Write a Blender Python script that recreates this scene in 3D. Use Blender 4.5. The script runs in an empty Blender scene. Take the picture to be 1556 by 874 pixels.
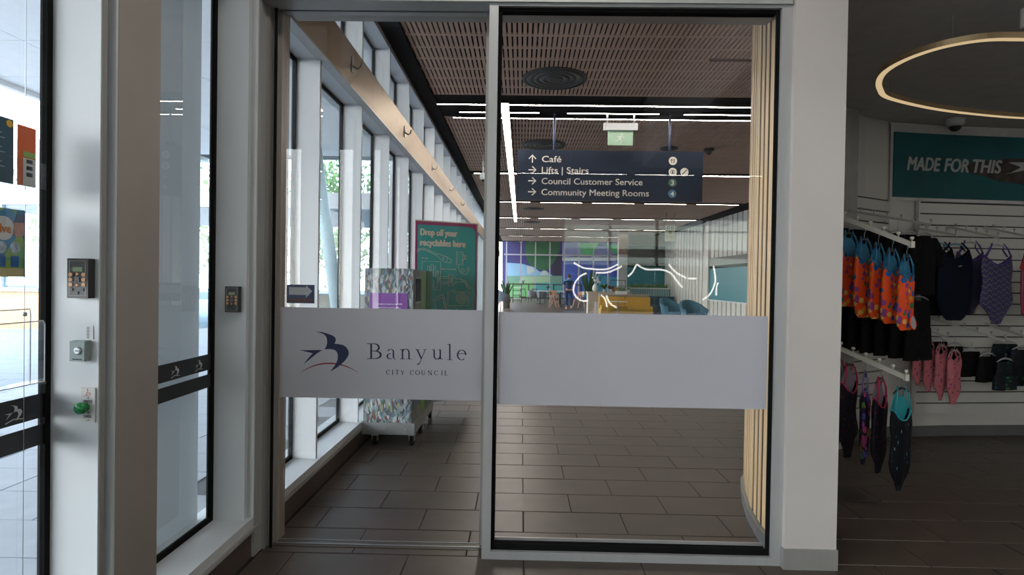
import bpy, math, random
from mathutils import Vector, Matrix
random.seed(7)
SC = bpy.context.scene
COL = SC.collection
PI = math.pi
# ------------------------------------------------------------------ camera
EYE = 1.437
cd = bpy.data.cameras.new('camera'); cam = bpy.data.objects.new('camera', cd); COL.objects.link(cam)
cd.sensor_width = 36.0; cd.lens = 880.0/1556.0*36.0; cd.clip_start = 0.05; cd.clip_end = 400
yaw, pit, rho = .01572, .01161, .0157
F = Vector((-math.sin(yaw)*math.cos(pit), math.cos(yaw)*math.cos(pit), -math.sin(pit)))
R0 = F.cross(Vector((0, 0, 1))).normalized(); U0 = R0.cross(F)
UC = U0*math.cos(rho) - R0*math.sin(rho); RC = R0*math.cos(rho) + U0*math.sin(rho)
M3 = Matrix((RC, UC, -F)).transposed()
cam.matrix_world = Matrix.Translation((0, 0, EYE)) @ M3.to_4x4()
SC.camera = cam
# ------------------------------------------------------------------ sky, exposure
W = bpy.data.worlds.new('sky'); SC.world = W; W.use_nodes = True
wn = W.node_tree.nodes; wl = W.node_tree.links; wn.clear()
bg = wn.new('ShaderNodeBackground'); wo = wn.new('ShaderNodeOutputWorld')
tc = wn.new('ShaderNodeTexCoord'); sx = wn.new('ShaderNodeSeparateXYZ'); rp = wn.new('ShaderNodeValToRGB')
wl.new(tc.outputs['Generated'], sx.inputs[0]); wl.new(sx.outputs['Z'], rp.inputs[0])
rp.color_ramp.elements[0].color = (1, .99, .97, 1); rp.color_ramp.elements[0].position = 0.0
rp.color_ramp.elements[1].color = (.74, .85, 1, 1); rp.color_ramp.elements[1].position = .55
wl.new(rp.outputs[0], bg.inputs[0]); bg.inputs[1].default_value = 10.0
wl.new(bg.outputs[0], wo.inputs[0])
SC.view_settings.view_transform = 'Standard'; SC.view_settings.look = 'None'
SC.view_settings.gamma = 1; SC.view_settings.use_curve_mapping = False
SC.view_settings.exposure = 0.0
SC.cycles.max_bounces = 10; SC.cycles.diffuse_bounces = 4; SC.cycles.glossy_bounces = 4
SC.cycles.transparent_max_bounces = 24; SC.cycles.sample_clamp_indirect = 4
SC.cycles.caustics_reflective = False; SC.cycles.caustics_refractive = False
HALL_LIGHT = 36.0; FOYER_LIGHT = 24.0; SHOP_LIGHT = 20.0

# ------------------------------------------------------------------ materials
MATS = {}
def base_mat(name):
    m = bpy.data.materials.new(name); m.use_nodes = True
    n = m.node_tree.nodes; p = n['Principled BSDF']; return m, n, m.node_tree.links, p
def mat(name, col, rough=.5, metal=0, var=.08, scale=8, bump=0, bscale=60, spec=.5, stretch=None):
    if name in MATS: return MATS[name]
    m, n, l, p = base_mat(name)
    p.inputs['Roughness'].default_value = rough; p.inputs['Metallic'].default_value = metal
    p.inputs['Specular IOR Level'].default_value = spec
    t = n.new('ShaderNodeTexCoord'); mp = n.new('ShaderNodeMapping'); l.new(t.outputs['Object'], mp.inputs[0])
    if stretch: mp.inputs['Scale'].default_value = stretch
    no = n.new('ShaderNodeTexNoise'); no.inputs['Scale'].default_value = scale; no.inputs['Detail'].default_value = 5
    l.new(mp.outputs[0], no.inputs[0])
    r = n.new('ShaderNodeValToRGB'); l.new(no.outputs[0], r.inputs[0])
    c = Vector(col)
    r.color_ramp.elements[0].position = .3; r.color_ramp.elements[1].position = .7
    r.color_ramp.elements[0].color = (*(c*(1-var)), 1); r.color_ramp.elements[1].color = (*[min(1, q) for q in c*(1+var)], 1)
    l.new(r.outputs[0], p.inputs['Base Color'])
    if bump:
        n2 = n.new('ShaderNodeTexNoise'); n2.inputs['Scale'].default_value = bscale; l.new(mp.outputs[0], n2.inputs[0])
        b = n.new('ShaderNodeBump'); b.inputs['Strength'].default_value = bump; b.inputs['Distance'].default_value = .01
        l.new(n2.outputs[0], b.inputs['Height']); l.new(b.outputs[0], p.inputs['Normal'])
    MATS[name] = m; return m
def emit(name, col, s):
    if name in MATS: return MATS[name]
    m = bpy.data.materials.new(name); m.use_nodes = True; n = m.node_tree.nodes; n.clear()
    e = n.new('ShaderNodeEmission'); o = n.new('ShaderNodeOutputMaterial'); e.inputs[0].default_value = (*col, 1); e.inputs[1].default_value = s
    m.node_tree.links.new(e.outputs[0], o.inputs[0]); MATS[name] = m; return m
def glass(name, tint=(1, 1, 1), ior=1.5, rough=0.0):
    if name in MATS: return MATS[name]
    m = bpy.data.materials.new(name); m.use_nodes = True; n = m.node_tree.nodes; n.clear(); l = m.node_tree.links
    t = n.new('ShaderNodeBsdfTransparent'); t.inputs[0].default_value = (*tint, 1)
    g = n.new('ShaderNodeBsdfGlossy'); g.inputs['Roughness'].default_value = rough
    f = n.new('ShaderNodeFresnel'); f.inputs[0].default_value = ior
    x = n.new('ShaderNodeMixShader'); o = n.new('ShaderNodeOutputMaterial')
    geo = n.new('ShaderNodeNewGeometry'); mm = n.new('ShaderNodeMath'); mm.operation = 'SUBTRACT'; mm.inputs[0].default_value = 1
    l.new(geo.outputs['Backfacing'], mm.inputs[1]); m2 = n.new('ShaderNodeMath'); m2.operation = 'MULTIPLY'
    l.new(f.outputs[0], m2.inputs[0]); l.new(mm.outputs[0], m2.inputs[1])
    m3 = n.new('ShaderNodeMath'); m3.operation = 'MULTIPLY'; m3.inputs[1].default_value = 1.85; l.new(m2.outputs[0], m3.inputs[0]); m3.use_clamp = True
    l.new(m3.outputs[0], x.inputs[0]); l.new(t.outputs[0], x.inputs[1]); l.new(g.outputs[0], x.inputs[2]); l.new(x.outputs[0], o.inputs[0])
    MATS[name] = m; return m
def print_mat(name, base, cols, scale=14, thr=.34, rough=.6, stretch=(1, 1, 1)):
    """fabric printed with coloured motifs scattered over a plain ground"""
    m, n, l, p = base_mat(name); p.inputs['Roughness'].default_value = rough; p.inputs['Specular IOR Level'].default_value = .15
    t = n.new('ShaderNodeTexCoord'); mp = n.new('ShaderNodeMapping'); mp.inputs['Scale'].default_value = stretch; l.new(t.outputs['Object'], mp.inputs[0])
    v = n.new('ShaderNodeTexVoronoi'); v.inputs['Scale'].default_value = scale; l.new(mp.outputs[0], v.inputs[0])
    s = n.new('ShaderNodeSeparateColor'); l.new(v.outputs['Color'], s.inputs[0])
    r = n.new('ShaderNodeValToRGB'); r.color_ramp.interpolation = 'CONSTANT'; l.new(s.outputs[0], r.inputs[0])
    for i, c in enumerate(cols):
        e = r.color_ramp.elements[i] if i < 2 else r.color_ramp.elements.new(i/len(cols))
        e.position = i/len(cols); e.color = (*c, 1)
    th = n.new('ShaderNodeMath'); th.operation = 'LESS_THAN'; th.inputs[1].default_value = thr; l.new(v.outputs['Distance'], th.inputs[0])
    x = n.new('ShaderNodeMix'); x.data_type = 'RGBA'; l.new(th.outputs[0], x.inputs[0]); x.inputs[6].default_value = (*base, 1); l.new(r.outputs[0], x.inputs[7])
    l.new(x.outputs[2], p.inputs['Base Color']); MATS[name] = m; return m
white = mat('white_powder_coat', (.62, .645, .66), .45, var=.025, scale=3)
offwhite = mat('pillar_paint', (.55, .51, .48), .6, var=.03, scale=2.5, bump=.04)
alu = mat('satin_aluminium', (.44, .445, .44), .42, .25, var=.04, stretch=(1, 1, .1), scale=20)
alu_dark = mat('shadowed_aluminium_profile', (.34, .33, .31), .45, .3, var=.05, stretch=(1, 1, .1), scale=18)  # darker copy of alu: shade of inner faces in its colour, also dark trims
clad = mat('warm_grey_cladding', (.37, .335, .30), .5, .25, var=.04, scale=4)
rubber = mat('black_rubber', (.008, .008, .008), .95, var=.2, spec=.1)
black = mat('black_paint', (.007, .007, .008), .95, var=.2, spec=.1)
glazing = glass('clear_glass')
facade_glass = glass('facade_glass', (.97, .99, .99))
acrylic = glass('clear_acrylic', (.96, .97, .98), 1.45, .05)
band_m = mat('white_glass_film', (.485, .48, .52), .75, var=.02, scale=3, spec=.3)
bronze = mat('brushed_bronze_metal', (.34, .265, .185), .45, .85, var=.06, scale=30, stretch=(1, .05, 6), bump=.03)
tile_m = mat('charcoal_floor_tile', (.078, .059, .046), .36, var=.13, scale=5, bump=.05, bscale=120, spec=.32)
grout = mat('dark_grout', (.018, .017, .016), .9, var=.2, scale=30)
pave_m = mat('pale_concrete_paver', (.26, .28, .31), .8, var=.08, scale=6, bump=.1)
pave_j = mat('paver_joint', (.06, .065, .07), .9)
timber = mat('pale_oak_batten', (.70, .49, .28), .5, var=.12, scale=4, stretch=(6, 6, .5))
timber_back = mat('batten_gap_shade', (.02, .015, .012), .95)  # near-black stands in for the shade in the batten gaps
ceil_m = mat('perforated_timber_panel', (.63, .43, .33), .6, var=.06, scale=3)
steel = mat('brushed_steel', (.40, .42, .43), .35, .8, var=.06, scale=30, stretch=(.1, .1, 8))
navy = mat('navy_sign_panel', (.012, .022, .045), .4, var=.06)
ink = mat('navy_ink', (.008, .014, .06), .6, var=.03)
red_ink = mat('dark_red_ink', (.22, .01, .015), .6, var=.03)
cream = mat('cream_lettering', (.80, .76, .66), .6, var=.02)
lamp_white = emit('ceiling_lamp_diffuser', (1, .91, .81), HALL_LIGHT)
black_plastic = mat('black_plastic', (.02, .02, .022), .4, var=.1)

# ------------------------------------------------------------------ geometry helpers
class MB:
    def __init__(s): s.v = []; s.f = []; s.mi = []; s.cur = 0
    def add(s, vs, fs):
        o = len(s.v); s.v += [tuple(q) for q in vs]; s.f += [tuple(i+o for i in f) for f in fs]; s.mi += [s.cur]*len(fs)
    def box(s, x0, x1, y0, y1, z0, z1):
        s.add([(x0,y0,z0),(x1,y0,z0),(x1,y1,z0),(x0,y1,z0),(x0,y0,z1),(x1,y0,z1),(x1,y1,z1),(x0,y1,z1)],
              [(0,3,2,1),(4,5,6,7),(0,1,5,4),(1,2,6,5),(2,3,7,6),(3,0,4,7)]); return s
    def bar(s, a, b, w, d=None, up=(0,0,1)):
        a = Vector(a); b = Vector(b); d = d or w; t = (b-a).normalized(); u = Vector(up)
        if abs(t.dot(u)) > .98: u = Vector((1, 0, 0))
        sd = t.cross(u).normalized(); u = sd.cross(t)
        c = [sd*(w/2)*i+u*(d/2)*j for i, j in ((-1,-1),(1,-1),(1,1),(-1,1))]
        s.add([a+q for q in c]+[b+q for q in c], [(0,3,2,1),(4,5,6,7),(0,1,5,4),(1,2,6,5),(2,3,7,6),(3,0,4,7)]); return s
    def tube(s, pts, r, n=8, closed=False):
        pts = [Vector(p) for p in pts]; m = len(pts); rs = r if isinstance(r, (list, tuple)) else [r]*m
        vs = []; pu = None
        for i, p in enumerate(pts):
            if closed: t = pts[(i+1) % m]-pts[i-1]
            else: t = pts[min(i+1, m-1)]-pts[max(i-1, 0)]
            t.normalize()
            u = pu if pu else Vector((0, 0, 1))
            if abs(t.dot(u)) > .97: u = Vector((0, 1, 0)) if abs(t.y) < .9 else Vector((1, 0, 0))
            sd = t.cross(u).normalized(); u = sd.cross(t); pu = u
            vs += [p+(sd*math.cos(k*2*PI/n)+u*math.sin(k*2*PI/n))*rs[i] for k in range(n)]
        fs = []
        for i in range(m if closed else m-1):
            j = (i+1) % m
            for k in range(n): fs.append((i*n+k, i*n+(k+1) % n, j*n+(k+1) % n, j*n+k))
        if not closed: fs += [tuple(range(n))[::-1], tuple((m-1)*n+k for k in range(n))]
        s.add(vs, fs); return s
    def lathe(s, c, prof, n=24, axis='z'):
        c = Vector(c); vs = []; m = len(prof)
        for r, z in prof:
            for k in range(n):
                a = 2*PI*k/n; q = (r*math.cos(a), r*math.sin(a), z)
                if axis == 'y': q = (q[0], q[2], q[1])
                if axis == 'x': q = (q[2], q[0], q[1])
                vs.append(c+Vector(q))
        fs = [(i*n+k, i*n+(k+1) % n, (i+1)*n+(k+1) % n, (i+1)*n+k) for i in range(m-1) for k in range(n)]
        fs += [tuple(range(n))[::-1], tuple((m-1)*n+k for k in range(n))]
        s.add(vs, fs); return s
    def ball(s, c, rx, ry=None, rz=None, n=12, m=8):
        ry = ry or rx; rz = rz or rx
        vs = [(c[0]+rx*math.sin(PI*i/m)*math.cos(2*PI*k/n), c[1]+ry*math.sin(PI*i/m)*math.sin(2*PI*k/n), c[2]+rz*math.cos(PI*i/m)) for i in range(m+1) for k in range(n)]
        s.add(vs, [(i*n+k, (i+1)*n+k, (i+1)*n+(k+1) % n, i*n+(k+1) % n) for i in range(m) for k in range(n)]); return s
    def prism(s, pts, fr, t=.001, z0=0):
        """outline pts (u,v) in frame fr=(origin, ux, uz, normal), extruded t along the normal"""
        o, ux, uz, nn = fr; n = len(pts)
        vs = [o+ux*u+uz*v+nn*z0 for u, v in pts]+[o+ux*u+uz*v+nn*(z0+t) for u, v in pts]
        s.add(vs, [tuple(range(n))[::-1], tuple(range(n, 2*n))]+[(i, (i+1) % n, n+(i+1) % n, n+i) for i in range(n)]); return s
    def stroke(s, pts, w, fr, t=.001, z0=0, closed=False):
        """flat ribbon of width w (or per-point widths) along (u,v) points"""
        m = len(pts); ws = w if isinstance(w, (list, tuple)) else [w]*m; L = []; Rr = []
        for i, (a, b) in enumerate(pts):
            p = pts[i-1] if (i or closed) else pts[i]; q = pts[(i+1) % m] if (i < m-1 or closed) else pts[i]
            dx, dy = q[0]-p[0], q[1]-p[1]; k = math.hypot(dx, dy) or 1; nx, ny = -dy/k*ws[i]/2, dx/k*ws[i]/2
            L.append((a+nx, b+ny)); Rr.append((a-nx, b-ny))
        for i in range(m if closed else m-1):
            j = (i+1) % m; s.prism([Rr[i], Rr[j], L[j], L[i]], fr, t, z0)
        return s
    def build(s, name, mats, parent=None, smooth=False, local=False):
        me = bpy.data.meshes.new(name); v = s.v
        if parent is not None and not local:
            o = wloc(parent); v = [(a-o[0], b-o[1], c-o[2]) for a, b, c in v]
        me.from_pydata(v, [], s.f)
        ms = mats if isinstance(mats, (list, tuple)) else [mats]
        for q in ms: me.materials.append(q)
        if len(ms) > 1: me.polygons.foreach_set('material_index', s.mi)
        if smooth: me.polygons.foreach_set('use_smooth', [True]*len(s.f))
        me.update(); ob = bpy.data.objects.new(name, me); COL.objects.link(ob)
        if parent is not None: ob.parent = parent
        return ob
def wloc(o):
    p = Vector((0, 0, 0))
    while o is not None: p += o.location; o = o.parent
    return p
def tag(o, label=None, cat=None, group=None, kind=None):
    if label: o['label'] = label
    if cat: o['category'] = cat
    if group: o['group'] = group
    if kind: o['kind'] = kind
    return o
def thing(name, label, cat, loc=(0, 0, 0), rz=0, group=None):
    o = bpy.data.objects.new(name, None); COL.objects.link(o); o.location = loc; o.rotation_euler = (0, 0, rz)
    return tag(o, label, cat, group)
def struct(name, loc=(0, 0, 0)):
    o = bpy.data.objects.new(name, None); COL.objects.link(o); o.location = loc; o['kind'] = 'structure'; return o
def dup(o, parent=None, loc=None, rz=None, label=None):
    c = o.copy(); COL.objects.link(c); c.parent = parent
    if loc is not None: c.location = loc
    if rz is not None: c.rotation_euler = (0, 0, rz)
    if label: c['label'] = label
    for ch in list(o.children): dup(ch, c)
    return c
def frame(o, facing='-y'):
    o = Vector(o)
    if facing == '-y': return (o, Vector((1,0,0)), Vector((0,0,1)), Vector((0,-1,0)))
    if facing == '+x': return (o, Vector((0,1,0)), Vector((0,0,1)), Vector((1,0,0)))
    if facing == '-x': return (o, Vector((0,-1,0)), Vector((0,0,1)), Vector((-1,0,0)))
def text(s, fr, width, height, m, name, parent, shear=0, bold=0, t=.001, z0=.001, local=False):
    """lettering fitted to width x height (cap box) with its lower left corner at the frame origin"""
    cu = bpy.data.curves.new('lettering', 'FONT'); cu.body = s; cu.size = 1; cu.offset = 0; cu.shear = shear; cu.extrude = 0; cu.resolution_u = 3
    ob = bpy.data.objects.new('t', cu); COL.objects.link(ob); dg = bpy.context.evaluated_depsgraph_get()
    me = bpy.data.meshes.new_from_object(ob.evaluated_get(dg)); bpy.data.objects.remove(ob)
    xs = [v.co.x for v in me.vertices]; x0, x1 = min(xs), max(xs); cap = .70
    if width is None: width = (x1-x0)*height/cap
    kx = width/(x1-x0); ky = height/cap; o, ux, uz, nn = fr
    off = Vector((0, 0, 0)) if (local or parent is None) else wloc(parent)
    for v in me.vertices:
        u, w = (v.co.x-x0)*kx, v.co.y*ky
        v.co = o+ux*u+uz*w+nn*(z0+t)-off
    me.materials.clear(); me.materials.append(m)
    if bold:
        V = [v.co.copy() for v in me.vertices]; Fc = [tuple(p.vertices) for p in me.polygons]; q = bold*ky*1.6; vs = []; fs = []
        for i, (du, dw) in enumerate(((-q,0),(q,0),(0,-q*.7),(0,q*.7))):
            fs += [tuple(a+len(vs) for a in f) for f in Fc]; vs += [v+ux*du+uz*dw+nn*(.0002*i*max(1, height/.03)) for v in V]
        me = bpy.data.meshes.new(name); me.from_pydata(vs, [], fs); me.materials.append(m)
    ob = bpy.data.objects.new(name, me); COL.objects.link(ob); ob.parent = parent; return ob
def circ(cx, cy, r, n=20, ry=None, a0=0, a1=2*PI):
    ry = ry or r; full = abs(a1-a0-2*PI) < 1e-6
    return [(cx+r*math.cos(a0+(a1-a0)*k/(n if full else n-1)), cy+ry*math.sin(a0+(a1-a0)*k/(n if full else n-1))) for k in range(n)]
ORD = ['first','second','third','fourth','fifth','sixth','seventh','eighth','ninth','tenth','eleventh','twelfth','thirteenth','fourteenth']

# ================================================================== STRUCTURE
# ---------------------------------------------------------------- floor: running bond of 600 x 300 tiles
floor = struct('floor')
MB().box(-1.56, 8.2, -8, 48, -.12, -.004).build('screed', grout, floor)
def tile_mesh(w, d, name, m, t=.012):
    b = MB(); c = .0025
    b.add([(-w/2,-d/2,-t),(w/2,-d/2,-t),(w/2,d/2,-t),(-w/2,d/2,-t),
           (-w/2,-d/2,-c),(w/2,-d/2,-c),(w/2,d/2,-c),(-w/2,d/2,-c),
           (-w/2+c,-d/2+c,0),(w/2-c,-d/2+c,0),(w/2-c,d/2-c,0),(-w/2+c,d/2-c,0)],
          [(0,1,5,4),(1,2,6,5),(2,3,7,6),(3,0,4,7),(4,5,9,8),(5,6,10,9),(6,7,11,10),(7,4,8,11),(8,9,10,11)])
    me = bpy.data.meshes.new(name); me.from_pydata(b.v, [], b.f); me.materials.append(m); return me
TW, TD = .6, .302
tiles = []
for k in range(-37, 148):
    y0 = 3.296+TD*k
    off = .335 if k % 2 else .035
    for j in range(-4, 15):
        x0 = off+TW*j
        xa, xb = max(x0, -1.345), min(x0+TW, 8.1)
        if xb-xa < .04: continue
        tiles.append(((xa+xb)/2, y0+TD/2, xb-xa))
def seen(x, y, ytop=9):
    if y < 2.75 or y > ytop: return False
    r = x/y
    return -.45 < r < .93 and y < 7.4
near = [t for t in tiles if seen(t[0], t[1])]
near = sorted(near, key=lambda t: t[1])[:290]
nearset = set(near); full_me = tile_mesh(TW-.006, TD-.006, 'tile', tile_m)
for x, y, w in near:
    me = full_me if abs(w-TW) < .01 else tile_mesh(w-.006, TD-.006, 'tile', tile_m)
    o = bpy.data.objects.new('tile', me); COL.objects.link(o); o.parent = floor
    o.location = (x, y, random.uniform(-.0005, .0005)); o.rotation_euler = (random.uniform(-.0006, .0006), random.uniform(-.0006, .0006), 0)
b = MB()
for t in tiles:
    if t in nearset: continue
    x, y, w = t; b.add([(x-w/2+.003,y-TD/2+.003,0),(x+w/2-.003,y-TD/2+.003,0),(x+w/2-.003,y+TD/2-.003,0),(x-w/2+.003,y+TD/2-.003,0)], [(0,1,2,3)])
tag(b.build('distant_tiles', tile_m, floor), kind='stuff')

# ---------------------------------------------------------------- left facade: white fins, sills, glazing, bronze beam
XG, XF, XS = -1.54, -1.378, -1.352
FY = [1.87+1.015*k for k in range(-8, 33)]
HC = 3.87
wl_ = struct('wall_left')
fin = MB().box(XG, XF, 0, .03, .2, HC)
fin_me = None
for y in FY:
    if fin_me is None:
        o = fin.build('fin', white, wl_, local=True); fin_me = o
    else: o = dup(fin_me, wl_)
    o.location = (0, y, 0)
YL, YH = FY[0]-1, FY[-1]+1
MB().box(XG-.12, XS, YL, YH, .155, .205).build('sill', white, wl_)
MB().box(XG-.12, XS+.006, YL, YH, .135, .152).build('sill_trim', alu, wl_)
MB().box(XG-.12, XS-.012, YL, YH, -.1, .135).build('kerb', tile_m, wl_)
MB().box(XG-.1, XF-.01, YL, YH, 2.915, 3.235).build('transom', white, wl_)
MB().box(XF-.02, -1.335, 3.16, YH, 2.918, 3.238).build('bronze_beam', bronze, wl_)
MB().box(XF-.02, -1.325, 3.16, YH, 2.905, 2.918).build('beam_edge', alu, wl_)
MB().box(XG-.1, XF-.005, YL, YH, HC-.08, HC+.1).build('head_lining', white, wl_)
for i, y in enumerate(FY[:-1]):
    g = MB(); w = .022; y0, y1 = y+.03, y+1.015
    for z0, z1 in ((.205, 2.915), (3.235, HC-.08)):
        g.box(XG-.02, XG+.004, y0, y0+w, z0, z1).box(XG-.02, XG+.004, y1-w, y1, z0, z1).box(XG-.02, XG+.004, y0+w, y1-w, z0, z0+w).box(XG-.02, XG+.004, y0+w, y1-w, z1-w, z1)
    win = g.build('window_%d' % (i+2), rubber); win['kind'] = 'structure'
    for z0, z1 in ((.205+w, 2.915-w), (3.235+w, HC-.08-w)):
        MB().box(XG-.012, XG-.004, y0+w, y1-w, z0, z1).build('pane', facade_glass, win)
# hooks on the bronze beam
for k, y in enumerate([4.48, 6.49, 8.52, 10.55, 12.6]):
    h_ = thing('beam_hook', 'small steel hook bracket on the bronze beam, %s from the glass doors' % ORD[k], 'hook', (-1.335, y, 3.09), group='hooks on the bronze beam')
    MB().box(-1.335, -1.328, y-.02, y+.02, 3.03, 3.15).build('plate', alu, h_)
    MB().tube([(-1.33,y,3.08),(-1.29,y,3.055),(-1.265,y,3.075),(-1.26,y,3.11)], .008, 8).build('hook', alu, h_, smooth=True)

# ---------------------------------------------------------------- columns beside the fins and the door jamb
c1 = struct('trim_1'); MB().box(-1.56, -1.358, 1.925, 2.15, 0, HC).build('cladding', clad, c1)
MB().box(-1.53, -1.36, 1.915, 1.925, .2, HC).build('edge_strip', white, c1)
MB().box(XF-.002, XF+.003, 1.875, 1.895, .205, HC).build('fin_edge', alu_dark, c1)  # dark strip laid over the fin's inner face to paint its shade
c2 = struct('trim_2')
MB().box(-1.56, -1.35, 2.935, 3.02, 0, HC).build('cladding', alu, c2)
MB().box(-1.53, -1.352, 2.928, 2.935, .2, HC).build('edge_strip', white, c2)
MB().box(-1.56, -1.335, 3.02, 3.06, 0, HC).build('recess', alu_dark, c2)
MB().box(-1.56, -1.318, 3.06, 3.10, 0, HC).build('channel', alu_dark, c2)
MB().box(-1.56, -1.30, 3.10, 3.20, 0, HC).build('jamb', clad, c2)
MB().box(-1.315, -1.302, 3.035, 3.045, 0, 2.85).build('seal', rubber, c2)

# ---------------------------------------------------------------- front glazed wall: header, post, fixed pane, sliding leaf
wf = struct('wall_front')
MB().box(-1.36, 1.345, 2.95, 3.06, 2.852, HC).build('header', alu, wf)
MB().box(-1.36, 1.345, 3.06, 3.10, 2.91, HC).build('header_recess', black, wf)
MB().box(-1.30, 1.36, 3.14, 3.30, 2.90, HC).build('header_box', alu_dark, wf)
MB().box(-1.30, -.18, 3.06, 3.135, 0, .003).build('floor_track', tile_m, wf)
MB().box(-1.30, -.18, 3.083, 3.091, .003, .007).box(-1.30, -.18, 3.131, 3.137, 0, .006).build('track_rib', steel, wf)
w1 = struct('window_1')
MB().box(-.183, -.137, 2.965, 3.06, 0, 2.852).build('post', alu, w1)
MB().box(1.298, 1.352, 2.965, 3.012, .0, 2.852).build('side_frame', alu, w1)
MB().box(-.137, 1.298, 2.965, 3.06, 0, .042).build('bottom_rail', alu, w1)
MB().box(-.137, 1.298, 2.965, 3.06, 2.838, 2.852).build('top_rail', alu, w1)
g = MB(); a0, a1, z0, z1, w = -.137, 1.298, .042, 2.838, .019
g.box(a0, a0+w, 2.985, 3.03, z0, z1).box(a1-w, a1, 2.985, 2.997, z0, z1).box(a0+w, a1-w, 2.985, 3.03, z0, z0+.03).box(a0+w, a1-w, 2.985, 3.03, z1-w, z1)
g.build('gasket', rubber, w1)
MB().box(a0+w, a1-w, 3.03, 3.04, z0, z0+.045).build('inner_bead', alu, w1)
MB().box(a0+w, a1-w, 3.012, 3.020, z0+.03, z1-w).build('pane', glazing, w1)
MB().box(a0+w+.004, a1-w-.004, 3.005, 3.011, .793, 1.274).build('white_film_band', band_m, w1)
d1 = struct('door_1')
MB().box(-1.295, -.19, 3.104, 3.112, .012, 2.86).build('pane', glazing, d1)
MB().box(-1.295, -.19, 3.085, 3.13, 2.855, 2.90).build('top_rail', alu, d1)
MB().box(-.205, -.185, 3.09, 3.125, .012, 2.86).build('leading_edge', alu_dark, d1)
MB().box(-1.295, -.205, 3.097, 3.103, .790, 1.276).build('white_film_band', band_m, d1)
# emblem and lettering of the council, read off the door
S_ = .000699*1.003
def lp(a, b_): return ((a+.0157*b_)*S_, -(b_-.0157*a)*S_)
LF = frame((-1.267, 3.097, 1.193))
bird = [(232,70),(285,73),(335,88),(372,102),(388,120),(390,138),(380,162),(410,165),(445,172),(470,188),(487,215),(490,238),(482,262),(460,292),(435,316),(400,345),(345,378),(375,340),(393,312),(404,280),(405,248),(397,225),(382,210),(350,203),(302,205),(316,185),(323,160),(323,135),(318,112),(302,92),(275,80)]
tail = [(112,212),(180,212),(285,211),(240,240),(142,320),(172,280),(212,236)]
b = MB(); b.prism([lp(*q) for q in bird], LF, .0008); b.prism([lp(*q) for q in tail], LF, .0008)
tag(b.build('bird_emblem', ink, d1), 'navy bird emblem')
b = MB(); n = 24; pts = []; ws = []
for k in range(n+1):
    t = k/n; pts.append(lp(118+442*t, 386-73*(1-(2*t-1)**2)**.9 if 0 < t < 1 else 386)); ws.append((1.5+9*(1-(2*t-1)**2))*S_)
b.stroke(pts, ws, LF, .0004, .0003); tag(b.build('emblem_arc', red_ink, d1), 'dark red arc under the bird')
b = MB()
def st(p, w, m=None):
    m = m or (lambda a, c: lp(a, c)); b.stroke([m(*q) for q in p], [x*S_ for x in w] if isinstance(w, list) else w*S_, LF, .0008)
def arc(cx, cy, rx, ry, a, e, th, tk, n=14, m=None):
    p = []; w = []
    for k in range(n+1):
        t = math.radians(a+(e-a)*k/n); p.append((cx+rx*math.cos(t), cy-ry*math.sin(t))); w.append(th+(tk-th)*abs(math.cos(t))**1.3)
    st(p, w, m)
st([(662,162),(662,276)], 14); st([(630,162),(692,162)], 5); st([(630,276),(692,276)], 5)
arc(688,191,34,28,90,-90,5,14); st([(664,218),(692,218)], 5); arc(690,247,46,29,90,-90,5,15)
st([(833,222),(833,268)], 11); arc(812,223,21,19,160,0,4,10); arc(808,258,22,20,70,300,4,11); st([(833,266),(840,277),(850,277)], [8,6,3])
st([(903,203),(903,279)], 11); st([(884,209),(903,203)], 4); st([(884,279),(922,279)], 4); arc(928,228,25,25,180,0,5,11); st([(953,228),(953,279)], 11); st([(936,279),(972,279)], 4)
st([(1016,206),(1048,276)], 11); st([(1078,206),(1048,276),(1034,312)], 5); st([(1003,206),(1034,206)], 4); st([(1062,206),(1089,206)], 4); st([(1034,310),(1024,320),(1016,316)], [6,9,9])
st([(1146,206),(1146,256)], 11); arc(1169,256,23,23,180,360,5,11); st([(1193,206),(1193,279)], 11); st([(1128,208),(1146,206)], 4); st([(1176,208),(1193,206)], 4); st([(1193,277),(1213,279)], 4)
st([(1266,163),(1266,284)], 11); st([(1246,168),(1266,163)], 4); st([(1244,284),(1287,284)], 4)
arc(1357,247,31,38,0,310,4,12,22); st([(1327,237),(1388,237)], 4)
tag(b.build('lettering', ink, d1), 'navy word Banyule')
b = MB()
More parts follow.
